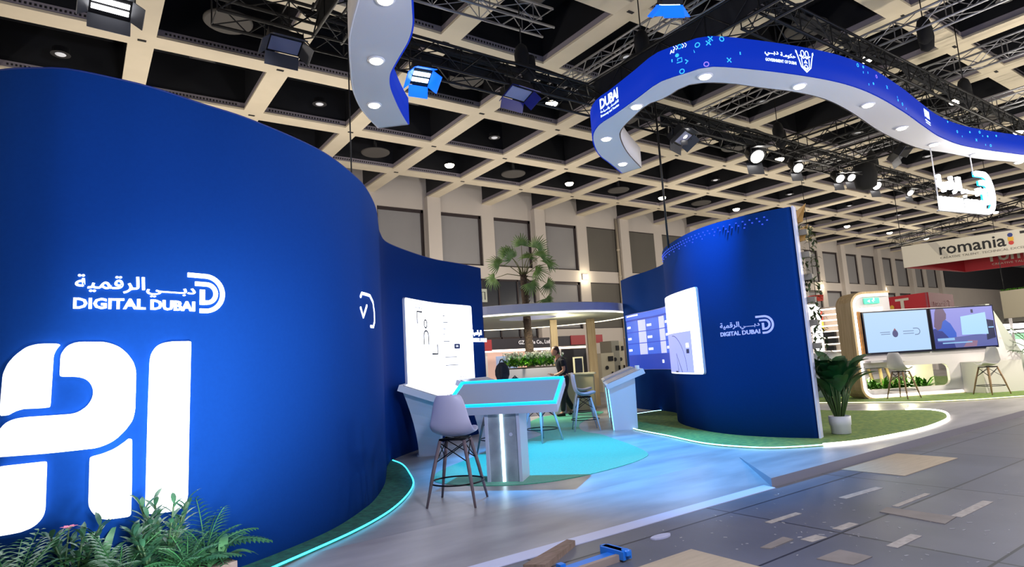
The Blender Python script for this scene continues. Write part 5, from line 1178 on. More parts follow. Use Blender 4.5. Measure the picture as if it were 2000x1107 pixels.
# stools in front of it
st_w = make_stool('x', 'white shell bar stools', mat('stool_leg_oak', '9a7a58', .55, noise=.2, nscale=12), mat('stool_shell_warm_lit', 'd9d4cc', .45)); st_w.location = (16.35, 7.05, .1); st_w.rotation_euler.z = face(.85, -.15); st_w['label'] = ('white shell bar stool in front of the lit opening of the screen wall')  # warm copy of the shell colour; the warm light is painted in
s4 = dup(st_w, (17.75, 5.72, 0.1), face(-.9, .45), 'white shell bar stool seen side-on before the low white counter at the far right', 'white shell bar stools')
# plants behind the opening and table beyond
M_bush = mat('bush_green', '4f8f1e', .5, col2='2b5d16', nscale=7); M_pebble = mat('pebble_white', 'e8e4da', .6)
random.seed(21)
for k in range(9):
    s_ = .3 + k * .21; pos = AP(s_, .12, -.42 - random.uniform(0, .2))
    pl2 = thing('bushy_plant', 'bushy green plant seen through the rounded opening of the screen wall', 'plant', tuple(pos), 0, 'plants behind the opening'); mb = MB()
    for q in range(46):
        a = random.uniform(0, 6.28); e = random.uniform(.4, 1.45); mb.blade((0, 0, random.uniform(0, .1)), (math.cos(a) * math.cos(e), math.sin(a) * math.cos(e), math.sin(e)), (0, 0, 1), random.uniform(.3, .62), .06, .7, 3)
    mb.build('leaves', M_bush, pl2, local=True)
pb_ = MB()
for k in range(60): p = AP(random.uniform(.2, 2.3), .12, -.3 - random.uniform(0, .12)); pb_.ball(tuple(p), random.uniform(.02, .045), 6, 0, (1, 1, .7))
tag(pb_.build('pebbles', M_pebble), 'white pebbles along the foot of the opening in the screen wall', 'pebbles', kind='stuff')
tb2 = thing('dark_table', 'dark table with wooden legs seen through the opening of the screen wall', 'table', tuple(AP(1.15, .1, -1.25)))
yy = yaw_a
MB().rbox((0, 0, .74), (1.7, .7, .06), .05, yy).build('top', M_dark, tb2, local=True)
for sx in (-.5, .0): 
    v = AT * (sx + .2); MB().tube([(v.x - .1, v.y, .72), (v.x - .22, v.y - .1, .0)], .045, 6).build('leg', M_wood, tb2, local=True); MB().tube([(v.x + .25, v.y, .72), (v.x + .4, v.y - .1, .0)], .045, 6).build('leg', M_wood, tb2, local=True)
for s_ in (.6, 1.6): point('opening_glow', tuple(AP(s_, .8, -.7)), 40, (1, .95, .6), .1)  # added unseen lamps to brighten plants and interior
# palm at the far right
def feather_palm(label, pos, n, L, seed, pot=True, w=.5):
    random.seed(seed); t = thing('feather_palm', label, 'palm', pos, 0, None)
    for k in range(n):
        a = 2 * math.pi * k / n + random.uniform(-.3, .3); e = random.uniform(.7, 1.3); fr = MB(); P = Vector((0, 0, .35)); d = Vector((math.cos(a) * math.cos(e), math.sin(a) * math.cos(e), math.sin(e))); pts = [P.copy()]
        l_ = L * random.uniform(.8, 1.1)
        for q in range(10):
            P = P + d * l_ / 10; d = (d + Vector((0, 0, -.14))).normalized(); pts.append(P.copy())
            if q > 1:
                sd = d.cross(Vector((0, 0, 1))).normalized()
                for sg in (1, -1):
                    fr.blade(P, sd * sg + d * .9 + Vector((0, 0, -.1)), (0, 0, 1), w * l_ * (.32 - .018 * q), .028, .5, 3)
        fr.tube(pts, .009, 5); fr.build('frond', mat('palm_frond', '55703f', .5, col2='35502c', nscale=5), t, local=True)
    MB().tube([(0, 0, 0), (0, 0, .4)], [.06, .04], 8).build('stem', M_trunk, t, local=True)
    if pot: MB().lathe((0, 0, -.38), [(.16, 0), (.22, .36), (.24, .38), (.2, .38)], 18).build('pot', mat('pot_white', 'd5d5d8', .5), t, local=True)
    return t
pp_ = AP(4.35, .5, .35); feather_palm('feathery palm at the right edge beside the low white counter', (pp_.x, pp_.y, .48), 13, 1.15, 4)
# ---------------------------------------------------------------- leafy plant in a white pot at the end of the blue wall
def broad_plant(label, pos, seed, h=1.0, n=16):
    random.seed(seed); t = thing('potted_plant', label, 'plant', pos, 0, None)
    MB().lathe((0, 0, 0), [(.12, 0), (.14, .01), (.145, .13), (.155, .14), (.16, .27), (.145, .275), (.14, .24)], 24).build('pot', mat('pot_white', 'd5d5d8', .5), t, local=True)
    MB().lathe((0, 0, .225), [(.14, 0), (.14, .012)], 16).build('soil', mat('soil_dark', '2a231c', .9), t, local=True)
    st_, lf = MB(), MB()
    for k in range(n):
        a = random.uniform(0, 6.28); e = random.uniform(1.2, 1.5); b0 = Vector((math.cos(a) * .05, math.sin(a) * .05, .23)); sl = h * random.uniform(.25, .6)
        d = Vector((math.cos(a) * math.cos(e), math.sin(a) * math.cos(e), math.sin(e))); m1 = b0 + d * sl; st_.tube([b0, b0 + d * sl * .5, m1], [.012, .010, .008], 6)
        d2 = (d + Vector((math.cos(a) * .2, math.sin(a) * .2, -.05))).normalized()
        lf.blade(m1, d2, (math.cos(a) * -.4, math.sin(a) * -.4, 1), h * random.uniform(.32, .48), random.uniform(.18, .25), .55, 6, fold=.25, shape=lambda t_: math.sin(math.pi * min(.04 + t_ * .96, 1)) ** .7)
    st_.build('stems', mat('stem_green', '3f5a2a', .5), t, local=True); lf.build('leaves', mat('leaf_dark_green', '1f5a2c', .35, col2='143d22', nscale=5), t, local=True); return t
broad_plant('broad-leaved dark plant in a white pot at the end of the right blue wall', (9.80, 5.20, .12), 9, 1.22, 38)
broad_plant('leafy plant in a white pot, half hidden behind the end of the blue wall', (10.25, 5.95, .12), 12, .85, 12)
# planted back frame of the right wall: timber posts, crates of trailing plants, slanted timber beams at the head
vf = thing('planted_frame', 'timber frame with trailing plants fixed behind the end of the right blue wall', 'frame', (9.6, 5.6, .1))
V = lambda s, d: RWp.off(RWp.L - s, d)
for s_ in (.12, .6):
    p = V(s_, -.42); MB().box((p[0], p[1], 1.85), (.07, .07, 3.5)).build('post', M_wood, vf)
for k in range(6):
    z = 1.5 + k * .36; a, b = V(-.13, -.27), V(.55, -.27); d = Vector((b[0] - a[0], b[1] - a[1]))
    MB().box(((a[0] + b[0]) / 2, (a[1] + b[1]) / 2, z), (d.length, .13, .09), math.atan2(d.y, d.x)).build('plant_crate', mat('crate_grey_wood', '8d8676', .7), vf)
random.seed(31); iv = MB()
for k in range(420):
    z = random.uniform(1.2, 3.45); p = V(random.uniform(-.22, .25), -.2 - random.uniform(0, .2)); a = random.uniform(0, 6.28)
    iv.blade((p[0], p[1], z), (math.cos(a), math.sin(a), random.uniform(-1, .3)), (0, 0, 1), random.uniform(.07, .15), .05, .6, 2)
iv.build('trailing_leaves', mat('ivy_dull_green', '5d6a3e', .6, col2='39472a', nscale=9), vf)
for z, dz, r in ((3.62, .16, .55), (3.32, .12, .5)):
    a = V(.02, -.2); d = Vector((RX[0], RX[1])).normalized() * .22
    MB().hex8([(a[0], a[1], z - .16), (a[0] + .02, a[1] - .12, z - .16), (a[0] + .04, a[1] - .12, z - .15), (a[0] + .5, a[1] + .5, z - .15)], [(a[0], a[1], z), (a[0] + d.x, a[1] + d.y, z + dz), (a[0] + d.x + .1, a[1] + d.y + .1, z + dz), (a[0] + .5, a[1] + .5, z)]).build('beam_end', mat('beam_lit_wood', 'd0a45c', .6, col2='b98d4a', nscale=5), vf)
point('frame_glow', (9.75, 5.25, 3.3), 7, (1, .75, .35), .08)
# ---------------------------------------------------------------- things seen between the blue wall and the arch
wp = PX(1592, 700, 19.0)
wa = thing('glowing_arch', 'white arch with glowing edge seen behind the plants of the right blue wall', 'arch', (wp.x, wp.y, .1))
a, b = PX(1572, 700, 19.0), PX(1602, 700, 19.0)
zt3 = PX(1590, 594, 19.0).z
def ybox(px0, px1, z0, z1, X, dep, nm, m, par):
    A, B = PX(px0, 700, X), PX(px1, 700, X); return MB().box((X + dep / 2, (A.y + B.y) / 2, (z0 + z1) / 2), (dep, abs(A.y - B.y), z1 - z0)).build(nm, m, par)
ybox(1560, 1594, .1, zt3 - .05, 19.3, .1, 'back_panel', M_archw, wa); ybox(1594, 1603, .1, zt3 - .1, 19.0, .3, 'glowing_jamb', M_led, wa); ybox(1556, 1600, zt3 - .12, zt3, 19.0, .3, 'glowing_head', M_led, wa)
sh = thing('shelf_unit', 'open shelf unit with glowing white shelves beside the wooden shell of the screen wall', 'shelf', tuple(PX(1622, 700, 24.0))[:2] + (0,))
M_shl = lit('shelf_light', 'fff2e2', 2.2)
ybox(1606, 1650, 0, PX(1620, 598, 24.0).z, 24.3, .08, 'back_panel', mat('shelf_back_grey', '7f7a76', .7), sh)
for yy_ in (603, 614, 625, 636, 647, 659, 672, 686): ybox(1606, 1650, PX(1620, yy_, 24.0).z - .02, PX(1620, yy_, 24.0).z + .02, 24.0, .3, 'shelf_board', M_shl, sh)
for yy_, m in ((608, 'a8433a'), (620, 'a8433a'), (631, 'c9a43c'), (642, 'c9a43c')): ybox(1606, 1612, PX(1610, yy_ + 5, 24).z, PX(1610, yy_ - 5, 24).z, 24.05, .2, 'side_panel', mat('shelf_side_' + m, m, .6), sh)
for yy_, x0, x1 in ((653, 1612, 1636), (666, 1615, 1638), (680, 1616, 1632)): ybox(x0, x1, PX(1620, yy_ + 5, 24).z, PX(1620, yy_ - 5, 24).z, 24.1, .15, 'drawer', M_dark, sh)
rl = thing('red_lampshade', 'flat red lampshade hanging behind the plants of the right blue wall', 'lampshade', tuple(PX(1594, 584, 24.0)))
z1_, z0_ = PX(1594, 577, 24).z, PX(1594, 588, 24).z; yw_ = abs(PX(1580, 584, 24).y - PX(1607, 584, 24).y) / 2
MB().lathe((0, 0, z0_ - rl.location.z), [(yw_ * .9, 0), (yw_ * 1.0, z1_ - z0_), (yw_ * .96, z1_ - z0_), (yw_ * .86, .01)], 24).build('shade', mat('shade_red', 'b02c22', .6), rl, local=True)
MB().tube([(0, 0, z1_ - rl.location.z), (0, 0, CEIL + 1.27 - rl.location.z)], .012, 5).build('cord', M_tb, rl, local=True)
# striped grey fascia between them
gf = ybox  # (helper only)
wc = PX(1612, 702, 17.0); wcar = thing('white_pod', 'rounded white reception pod behind the potted plant at the end of the blue wall', 'counter', (wc.x, wc.y, .1))
mbp = MB(); mbp.lathe((0, 0, 0), [(.62, 0), (.62, .9), (.5, 1.12), (.2, 1.22), (.02, 1.24)], 28); mbp.build('body', mat('pod_white', 'dfe4ea', .35), wcar, local=True)
MB().tube([(.66 * math.cos(k * .2244), .66 * math.sin(k * .2244), .92) for k in range(28)], .025, 6, closed=True).build('rim', M_archw, wcar, local=True)
# ---------------------------------------------------------------- big white hanging banner with black lettering
C1, C2, C3 = Vector((29.45, 11.95, 0)), Vector((34.9, 11.7, 0)), None
ct = PD(1764, 500, 27.0); e1_ = Vector((ct.x, ct.y, 0)); far_ = PD(1885, 531, 30.2); e2_ = Vector((far_.x, far_.y, 0)); rt_ = PD(2000, 470, 24.2); dirR = (Vector((rt_.x, rt_.y, 0)) - e1_).normalized()
LR = 6.6; e3_ = e1_ + dirR * LR; e4_ = e2_ + dirR * LR
zb_, zt4 = 4.62, 5.56
hb_ = thing('square_banner', 'big square hanging banner, white outside with black lettering and red inside', 'banner', ((e1_.x + e4_.x) / 2, (e1_.y + e4_.y) / 2, zb_))
M_banw = mat('banner_white', 'cfc9bd', .7); M_banr = mat('banner_red', 'b3202e', .6)
def face_panel(a, b, nm, mo, mi_):
    d = (b - a).normalized(); n = Vector((-d.y, d.x, 0)) * .03; cen = (e1_ + e4_) / 2
    if n.dot(a - cen) < 0: n = -n
    m1, m2 = MB(), MB()
    m1.prism([tuple((a + n)[:2]), tuple((b + n)[:2]), tuple(b[:2]), tuple(a[:2])], zb_, zt4); m1.build(nm + '_outside', mo, hb_)
    m2.prism([tuple(a[:2]), tuple(b[:2]), tuple((b - n)[:2]), tuple((a - n)[:2])], zb_, zt4); m2.build(nm + '_inside', mi_, hb_)
for nm, (a, b) in (('front_panel', (e1_, e3_)), ('side_panel', (e1_, e2_)), ('rear_panel', (e2_, e4_)), ('far_side_panel', (e3_, e4_))): face_panel(a, b, nm, M_banw, M_banr)
nF = Vector((dirR.y, -dirR.x, 0)); nF = nF if nF.dot(-e1_) > 0 else -nF
uF = dirR if True else dirR
def s_on(x): 
    best = min(((abs(proj(tuple(e1_ + dirR * (k * .01)) [:2] + (5.0,))[0] - x), k * .01) for k in range(0, 700))); return best[1]
sA, sB, sC = s_on(1836), s_on(1966), s_on(2003)
fB = lambda a, b, d: e1_ + dirR * a + nF * (.035 + d) + Vector((0, 0, b))
M_blk = mat('print_black', '15151a', .6); M_gryp = mat('print_grey', '6e6a66', .7)
g = Flat(); g.text('romania', sA, zb_ + .34, sB - sA, None, bold=.012); g.solid(fB, .006, 'name_lettering', M_blk, hb_)
hh = .50
g = Flat(); g.text('T', sC - .12, zb_ + .34, .42, .52, bold=.03); g.solid(fB, .006, 'letter_t', M_blk, hb_)
for z, m in ((.76, '2a3a80'), (.62, 'd9a93a'), (.45, 'c03a34')):
    g = Flat(); g.disc(sB + .16, zb_ + z, .085, 0, 14) if z != .62 else g.rect(sB + .07, zb_ + .52, sB + .25, zb_ + .68); g.solid(fB, .006, 'figure_dot', mat('print_' + m, m, .6), hb_)
g = Flat(); g.text('CREATIVE TALENT. TECHNICAL EXCELLENCE', sA, zb_ + .17, sC + .45 - sA, .09); g.solid(fB, .004, 'tagline', M_gryp, hb_)
g = Flat(); g.poly([(.95, zt4), (1.25, zt4), (1.62, zb_ + .3), (1.55, zb_ + .26), (1.3, zb_ + .35)]); g.solid(fB, .004, 'grey_print', mat('print_pale_grey', 'b5b0a8', .7), hb_)
nR = -nF; fR = lambda a, b, d: e2_ + dirR * a - Vector((0, 0, 0)) + nF * (.035 + d) + Vector((0, 0, b))
def s_on2(x): return min(((abs(proj(tuple(e2_ + dirR * (k * .01))[:2] + (4.8,))[0] - x), k * .01) for k in range(0, 900)))[1]
g = Flat(); g.text('romania', s_on2(1936), zb_ + .34, 2.7, None, bold=.02); g.solid(fR, .006, 'inner_lettering', M_banw, hb_)
g = Flat(); g.text('CREATIVE TALENT. TECHNICAL', s_on2(1938), zb_ + .17, 2.6, .09); g.solid(fR, .004, 'inner_tagline', M_banw, hb_)
for q in (e1_, e3_): MB().tube([(q.x, q.y, zt4), (q.x, q.y, CEIL)], .015, 5).build('hanging_wire', M_tb, hb_)
# red fascia tower of the same booth, above the screens
ta = PD(1748, 700, 30.0); tm_ = PD(1829, 700, 28.0); tc_ = PD(1880, 700, 30.5)
tw_ = thing('red_fascia', 'red fascia box on posts with white T lettering, seen above the pale blue screen', 'booth', (tm_.x, tm_.y, 0))
zf0, zf1 = PD(1829, 607, 28.0).z, PD(1829, 568, 28.0).z
def vwall(a, b, nm, m, z0=zf0, z1=zf1, th=.08):
    d = Vector((b.x - a.x, b.y - a.y)).normalized(); n = Vector((-d.y, d.x)) * th; n = n if n.dot(Vector((a.x, a.y))) > 0 else -n
    return MB().prism([(a.x, a.y), (b.x, b.y), (b.x + n.x, b.y + n.y), (a.x + n.x, a.y + n.y)], z0, z1).build(nm, m, tw_)
vwall(ta, tm_, 'red_face', M_banr); vwall(tm_, tc_, 'shaded_face', mat('fascia_red_shaded', '8c3a48', .6))  # duller red of the side face has its shade in the colour
vwall(ta, tm_, 'white_wall', M_archw, 0, zf0 - .1); vwall(tm_, tc_, 'white_wall', M_archw, 0, zf0 - .1)
for q in (ta, tm_, tc_): MB().box((q.x, q.y, zf0 / 2), (.1, .1, zf0)).build('post', M_archw, tw_)
d1 = Vector((tm_.x - ta.x, tm_.y - ta.y, 0)); L1 = d1.length; d1.normalize(); n1 = Vector((d1.y, -d1.x, 0)); n1 = n1 if n1.dot(-ta) > 0 else -n1
f1 = lambda a, b, d: Vector((ta.x, ta.y, zf0)) + d1 * a + n1 * (.02 + d) + Vector((0, 0, b))
hz = zf1 - zf0
g = Flat(); g.text('T', L1 * .22, hz * .22, L1 * .34, hz * .62, bold=.03); g.solid(f1, .006, 'letter_t', M_banw, tw_)
g = Flat(); g.disc(L1 * .12, hz * .42, hz * .13); g.solid(f1, .006, 'figure_dot', mat('print_d9a93a', 'd9a93a', .6), tw_); g = Flat(); g.rect(L1 * .06, hz * .06, L1 * .5, hz * .12); g.solid(f1, .006, 'tagline_bar', M_banw, tw_)
d2 = Vector((tc_.x - tm_.x, tc_.y - tm_.y, 0)); L2 = d2.length; d2.normalize(); n2 = Vector((d2.y, -d2.x, 0)); n2 = n2 if n2.dot(-tm_) > 0 else -n2
g = Flat(); g.text('romania T', L2 * .2, hz * .3, L2 * .65, hz * .35, bold=.01); g.solid(lambda a, b, d: Vector((tm_.x, tm_.y, zf0)) + d2 * a + n2 * (.02 + d) + Vector((0, 0, b)), .006, 'side_lettering', mat('print_rose', 'b9848a', .6), tw_)
# far booths at the right edge
fb_ = PD(1985, 700, 24.0); z0_, z1_ = PD(1985, 620, 24).z, PD(1985, 566, 24).z
fx_ = thing('hanging_box', 'beige hanging box sign at the right edge with greenery on top', 'sign', (fb_.x, fb_.y, z0_))
a, b = PD(1974, 700, 24.0), PD(2030, 700, 23.0)
d = Vector((b.x - a.x, b.y - a.y)); n = Vector((-d.y, d.x)).normalized() * .5
MB().prism([(a.x, a.y), (b.x, b.y), (b.x + n.x, b.y + n.y), (a.x + n.x, a.y + n.y)], z0_, z1_).build('panel', mat('box_beige', 'b3ab97', .7), fx_)
gm = MB(); random.seed(3)
for k in range(90):
    p = Vector((a.x, a.y)).lerp(Vector((b.x, b.y)), random.random()) + n * random.uniform(.2, .8); an = random.uniform(0, 6.28); gm.blade((p.x, p.y, z1_), (math.cos(an) * .6, math.sin(an) * .6, .8), (0, 0, 1), .14, .05, .5, 2)
gm.build('greenery', M_bush, fx_)
MB().tube([(a.x + .5, a.y, z1_), (a.x + .5, a.y, CEIL)], .012, 5).build('hanging_wire', M_tb, fx_)
wx = PD(1990, 700, 34.0); wb2 = thing('bright_booth', 'brightly lit white booth front far away at the right edge', 'booth', (wx.x, wx.y, 0))
def dbox(px0, px1, y0, y1, D, nm, m, par, th=.1):
    A, B = PD(px0, 700, D), PD(px1, 700, D); z1, z0 = PD((px0 + px1) / 2, y0, D).z, PD((px0 + px1) / 2, y1, D).z
    d = Vector((B.x - A.x, B.y - A.y)); n = Vector((-d.y, d.x)).normalized() * th
    return MB().prism([(A.x, A.y), (B.x, B.y), (B.x + n.x, B.y + n.y), (A.x + n.x, A.y + n.y)], z0, z1).build(nm, m, par)
dbox(1945, 2060, 602, 626, 34, 'dark_header', mat('header_dark', '4a473f', .7), wb2); dbox(1953, 2060, 630, 640, 33.9, 'light_row', lit('far_light_row', 'ffffff', 4), wb2); dbox(1960, 2060, 643, 648, 33.8, 'light_row', lit('far_light_row', 'ffffff', 4), wb2)
dbox(1955, 2060, 650, 712, 34.4, 'green_wall', lit('far_green_wall', '7fae8c', .5), wb2); dbox(1990, 2060, 660, 700, 34.2, 'white_board', lit('far_white_board', 'eef2e8', 1.0), wb2)
A = PD(1952, 700, 34); MB().box((A.x + .6, A.y - .6, 1.2), (.12, .12, 2.4)).build('post', M_archw, wb2)
# ---------------------------------------------------------------- tools lying on the hall floor, bottom edge
pk = [PZ(1022, 1115, 0), PZ(1108, 1064, 0), PZ(1124, 1066, 0), PZ(1066, 1115, 0)]
tag(MB().prism([tuple(p[:2]) for p in pk], 0.0, .045).build('wooden_batten', mat('batten_wood', '8d7566', .7, col2='75604f', nscale=8, stretch=(1, 6, 1))), 'brown wooden batten lying against the ramp at the bottom edge', 'batten')
cl_ = thing('bar_clamp', 'blue plastic clamp with a wooden rail lying on the hall floor', 'clamp', tuple(PZ(1165, 1090, 0)))
a, b = PZ(1112, 1110, .05), PZ(1208, 1078, .05); d = (b - a); L_ = d.length; yw = math.atan2(d.y, d.x); cen = (a + b) / 2
R3 = Matrix.Rotation(yw, 3, 'Z'); nS = R3 @ Vector((0, 1, 0))
M_bluep = mat('plastic_blue', '2277d6', .4)
MB().box(cen + nS * .035 + Vector((0, 0, -.02)), (L_, .085, .03), yw).build('blue_body', M_bluep, cl_)
MB().box(cen - nS * .03 + Vector((0, 0, -.025)), (L_ * .95, .035, .05), yw).build('wooden_rail', mat('rail_wood', 'a08d80', .6), cl_)
hd = MB(); hd.box(b + nS * .03 + Vector((.0, 0, -.005)), (.09, .24, .06), yw); hd.box(b + nS * .03 + Vector((0, 0, .01)), (.05, .28, .03), yw); hd.tube([b + nS * -.07 + Vector((0, 0, -.03)), b + nS * -.07 + Vector((0, 0, .035))], .028, 10); hd.build('clamp_head', M_bluep, cl_)
MB().box(a + nS * .09 + Vector((0, 0, -.01)), (.05, .05, .05), yw).build('rear_jaw', M_bluep, cl_)
p = PZ(1291, 1049, 0); tag(MB().prism([(p.x + .115 * math.cos(t * .4488) * (1 if t < 7 else .9), p.y + .05 * math.sin(t * .4488)) for t in range(14)], 0, .012).build('plastic_scrap', mat('scrap_lilac', 'b9b9cf', .4)), 'pale oval plastic scrap lying on the dark floor above the blue clamp', 'scrap')
# ================================================================ planter box with mixed plants at the foot of the logo wall
pc_ = PZ(487, 1099, .40)
e_ = ledL
bxp = thing('planter_box', 'pale wooden planter box in the bottom left corner, full of green plants', 'planter', (.55, 4.62, .1))
d0_, d1_ = 1.95, 0
front = [LWp.off(s, .47) for s in (1.5, 1.85, 2.2, 2.55, 2.85, 3.06)]; backp = [LWp.off(s, .16) for s in (1.5, 1.85, 2.2, 2.55, 2.85, 3.06)]
MB().prism(front + backp[::-1], .1, .31).build('box', mat('planter_wood_pale', 'b9a59a', .7, col2='a08c82', nscale=5), bxp)
MB().prism([LWp.off(s, .44) for s in (1.52, 2.0, 2.6, 3.04)] + [LWp.off(s, .19) for s in (3.04, 2.6, 2.0, 1.52)], .31, .322).build('soil', mat('soil_dark', '2a231c', .9), bxp)
M_fern = mat('fern_green', '3f7a45', .5, col2='2a5a3a', nscale=6); M_laurel = mat('laurel_green', '3d6a4c', .4, col2='27493a', nscale=6); M_lily = mat('lily_leaf', '5f8f60', .4, col2='3c6b49', nscale=4); M_stem = mat('plant_stem', '35502f', .6)
def soilpt(s, d): p = LWp.off(s, d); return (p[0], p[1], .32)
def fern(label, pos, seed, n=16, L=.42):
    random.seed(seed); t = thing('fern', label, 'plant', pos, 0, None)
    for k in range(n):
        a = 6.283 * k / n + random.uniform(-.2, .2); e = random.uniform(.6, 1.35); d = Vector((math.cos(a) * math.cos(e), math.sin(a) * math.cos(e), math.sin(e))); P = Vector((0, 0, 0)); pts = [P.copy()]; mb = MB(); l_ = L * random.uniform(.75, 1.1)
        for q in range(14):
            P = P + d * l_ / 14; d = (d + Vector((0, 0, -.085))).normalized(); pts.append(P.copy())
            if q > 0:
                sd = d.cross(Vector((0, 0, 1))).normalized(); w = l_ * .26 * math.sin(math.pi * (q + 1.5) / 16) ** .8
                for sg in (1, -1): mb.blade(P, sd * sg + d * .45, (0, 0, 1), w, .022, .3, 2)
        mb.tube(pts, .0035, 4); mb.build('frond', M_fern, t, local=True)
    return t
def laurel(label, pos, seed, h=.42, n=7):
    random.seed(seed); t = thing('leafy_shrub', label, 'plant', pos, 0, None); lf, stm = MB(), MB()
    for k in range(n):
        a = random.uniform(0, 6.28); d = Vector((math.cos(a) * .35, math.sin(a) * .35, 1)).normalized(); hh_ = h * random.uniform(.65, 1.05); stm.tube([(0, 0, 0), d * hh_ * .5, d * hh_], .006, 5)
        for q in range(11):
            f_ = .25 + .75 * q / 10; b = q * 2.4 + k; e = .5 + .5 * f_
            lf.blade(d * hh_ * f_, (math.cos(b) * math.cos(e), math.sin(b) * math.cos(e), math.sin(e)), (0, 0, 1), random.uniform(.09, .15), .032, .35, 4, fold=.3)
    lf.build('leaves', M_laurel, t, local=True); stm.build('stems', M_stem, t, local=True); return t
def lily(label, pos, seed, n=9, L=.3, w=.075, flower=False):
    random.seed(seed); t = thing('broad_leaf_plant', label, 'plant', pos, 0, None); lf = MB()
    for k in range(n):
        a = random.uniform(0, 6.28); e = random.uniform(.5, 1.4); lf.blade((0, 0, 0), (math.cos(a) * math.cos(e), math.sin(a) * math.cos(e), math.sin(e)), (0, 0, 1), L * random.uniform(.7, 1.1), w, .7, 6, fold=.25)
    lf.build('leaves', M_lily, t, local=True)
    if flower:
        f = MB(); f.tube([(0, 0, 0), (.02, 0, .22), (.03, .01, .38)], .004, 5)
        f.build('flower_stem', M_stem, t, local=True)
        g = MB()
        for q in range(6): g.blade((.03, .01, .38), (math.cos(q * 1.05), math.sin(q * 1.05), .6), (0, 0, 1), .05, .03, .3, 3)
        g.build('pink_flower', mat('flower_pink', 'e07a92', .5), t, local=True)
    return t
lily('broad-leaved light green plant at the far left of the planter box', soilpt(1.98, .4), 2, 14, .40)
fern('low fern at the left edge of the view in the planter box', soilpt(1.84, .38), 13, 17, .44)
fern('fern second from the left in the planter box', soilpt(2.14, .34), 3, 19, .46)
lily('plant with a pink flower in the planter box', soilpt(2.25, .3), 4, 13, .36, .065, True)
lily('upright green plant with long leaves below the gap of the glowing letters', soilpt(2.42, .24), 5, 14, .48, .05)
laurel('bushy narrow-leaved shrub behind the ferns, below the second glowing letter leg', soilpt(2.3, .24), 15, .42, 8)
fern('bright fern in the middle of the planter box', soilpt(2.48, .4), 6, 19, .40)
laurel('narrow-leaved shrub, tallest plant in the planter box', soilpt(2.72, .24), 7, .46, 10)
laurel('lower narrow-leaved shrub in front of the tallest one', soilpt(2.62, .38), 17, .33, 9)
fern('fern between the tall shrub and the end of the planter box', soilpt(2.76, .42), 8, 16, .32)
fern('large fern with long arching fronds at the right end of the planter box', soilpt(2.96, .26), 9, 22, .46)
lily('small broad-leaved plant at the right corner of the planter box', soilpt(2.98, .42), 10, 12, .24, .06)
spot('planter_fill', (.55, 4.0, .5), (.6, 4.9, .9), 30, (.75, .85, 1), 100, .9, .05)  # added unseen lamp in front of the planter, brightens its plants
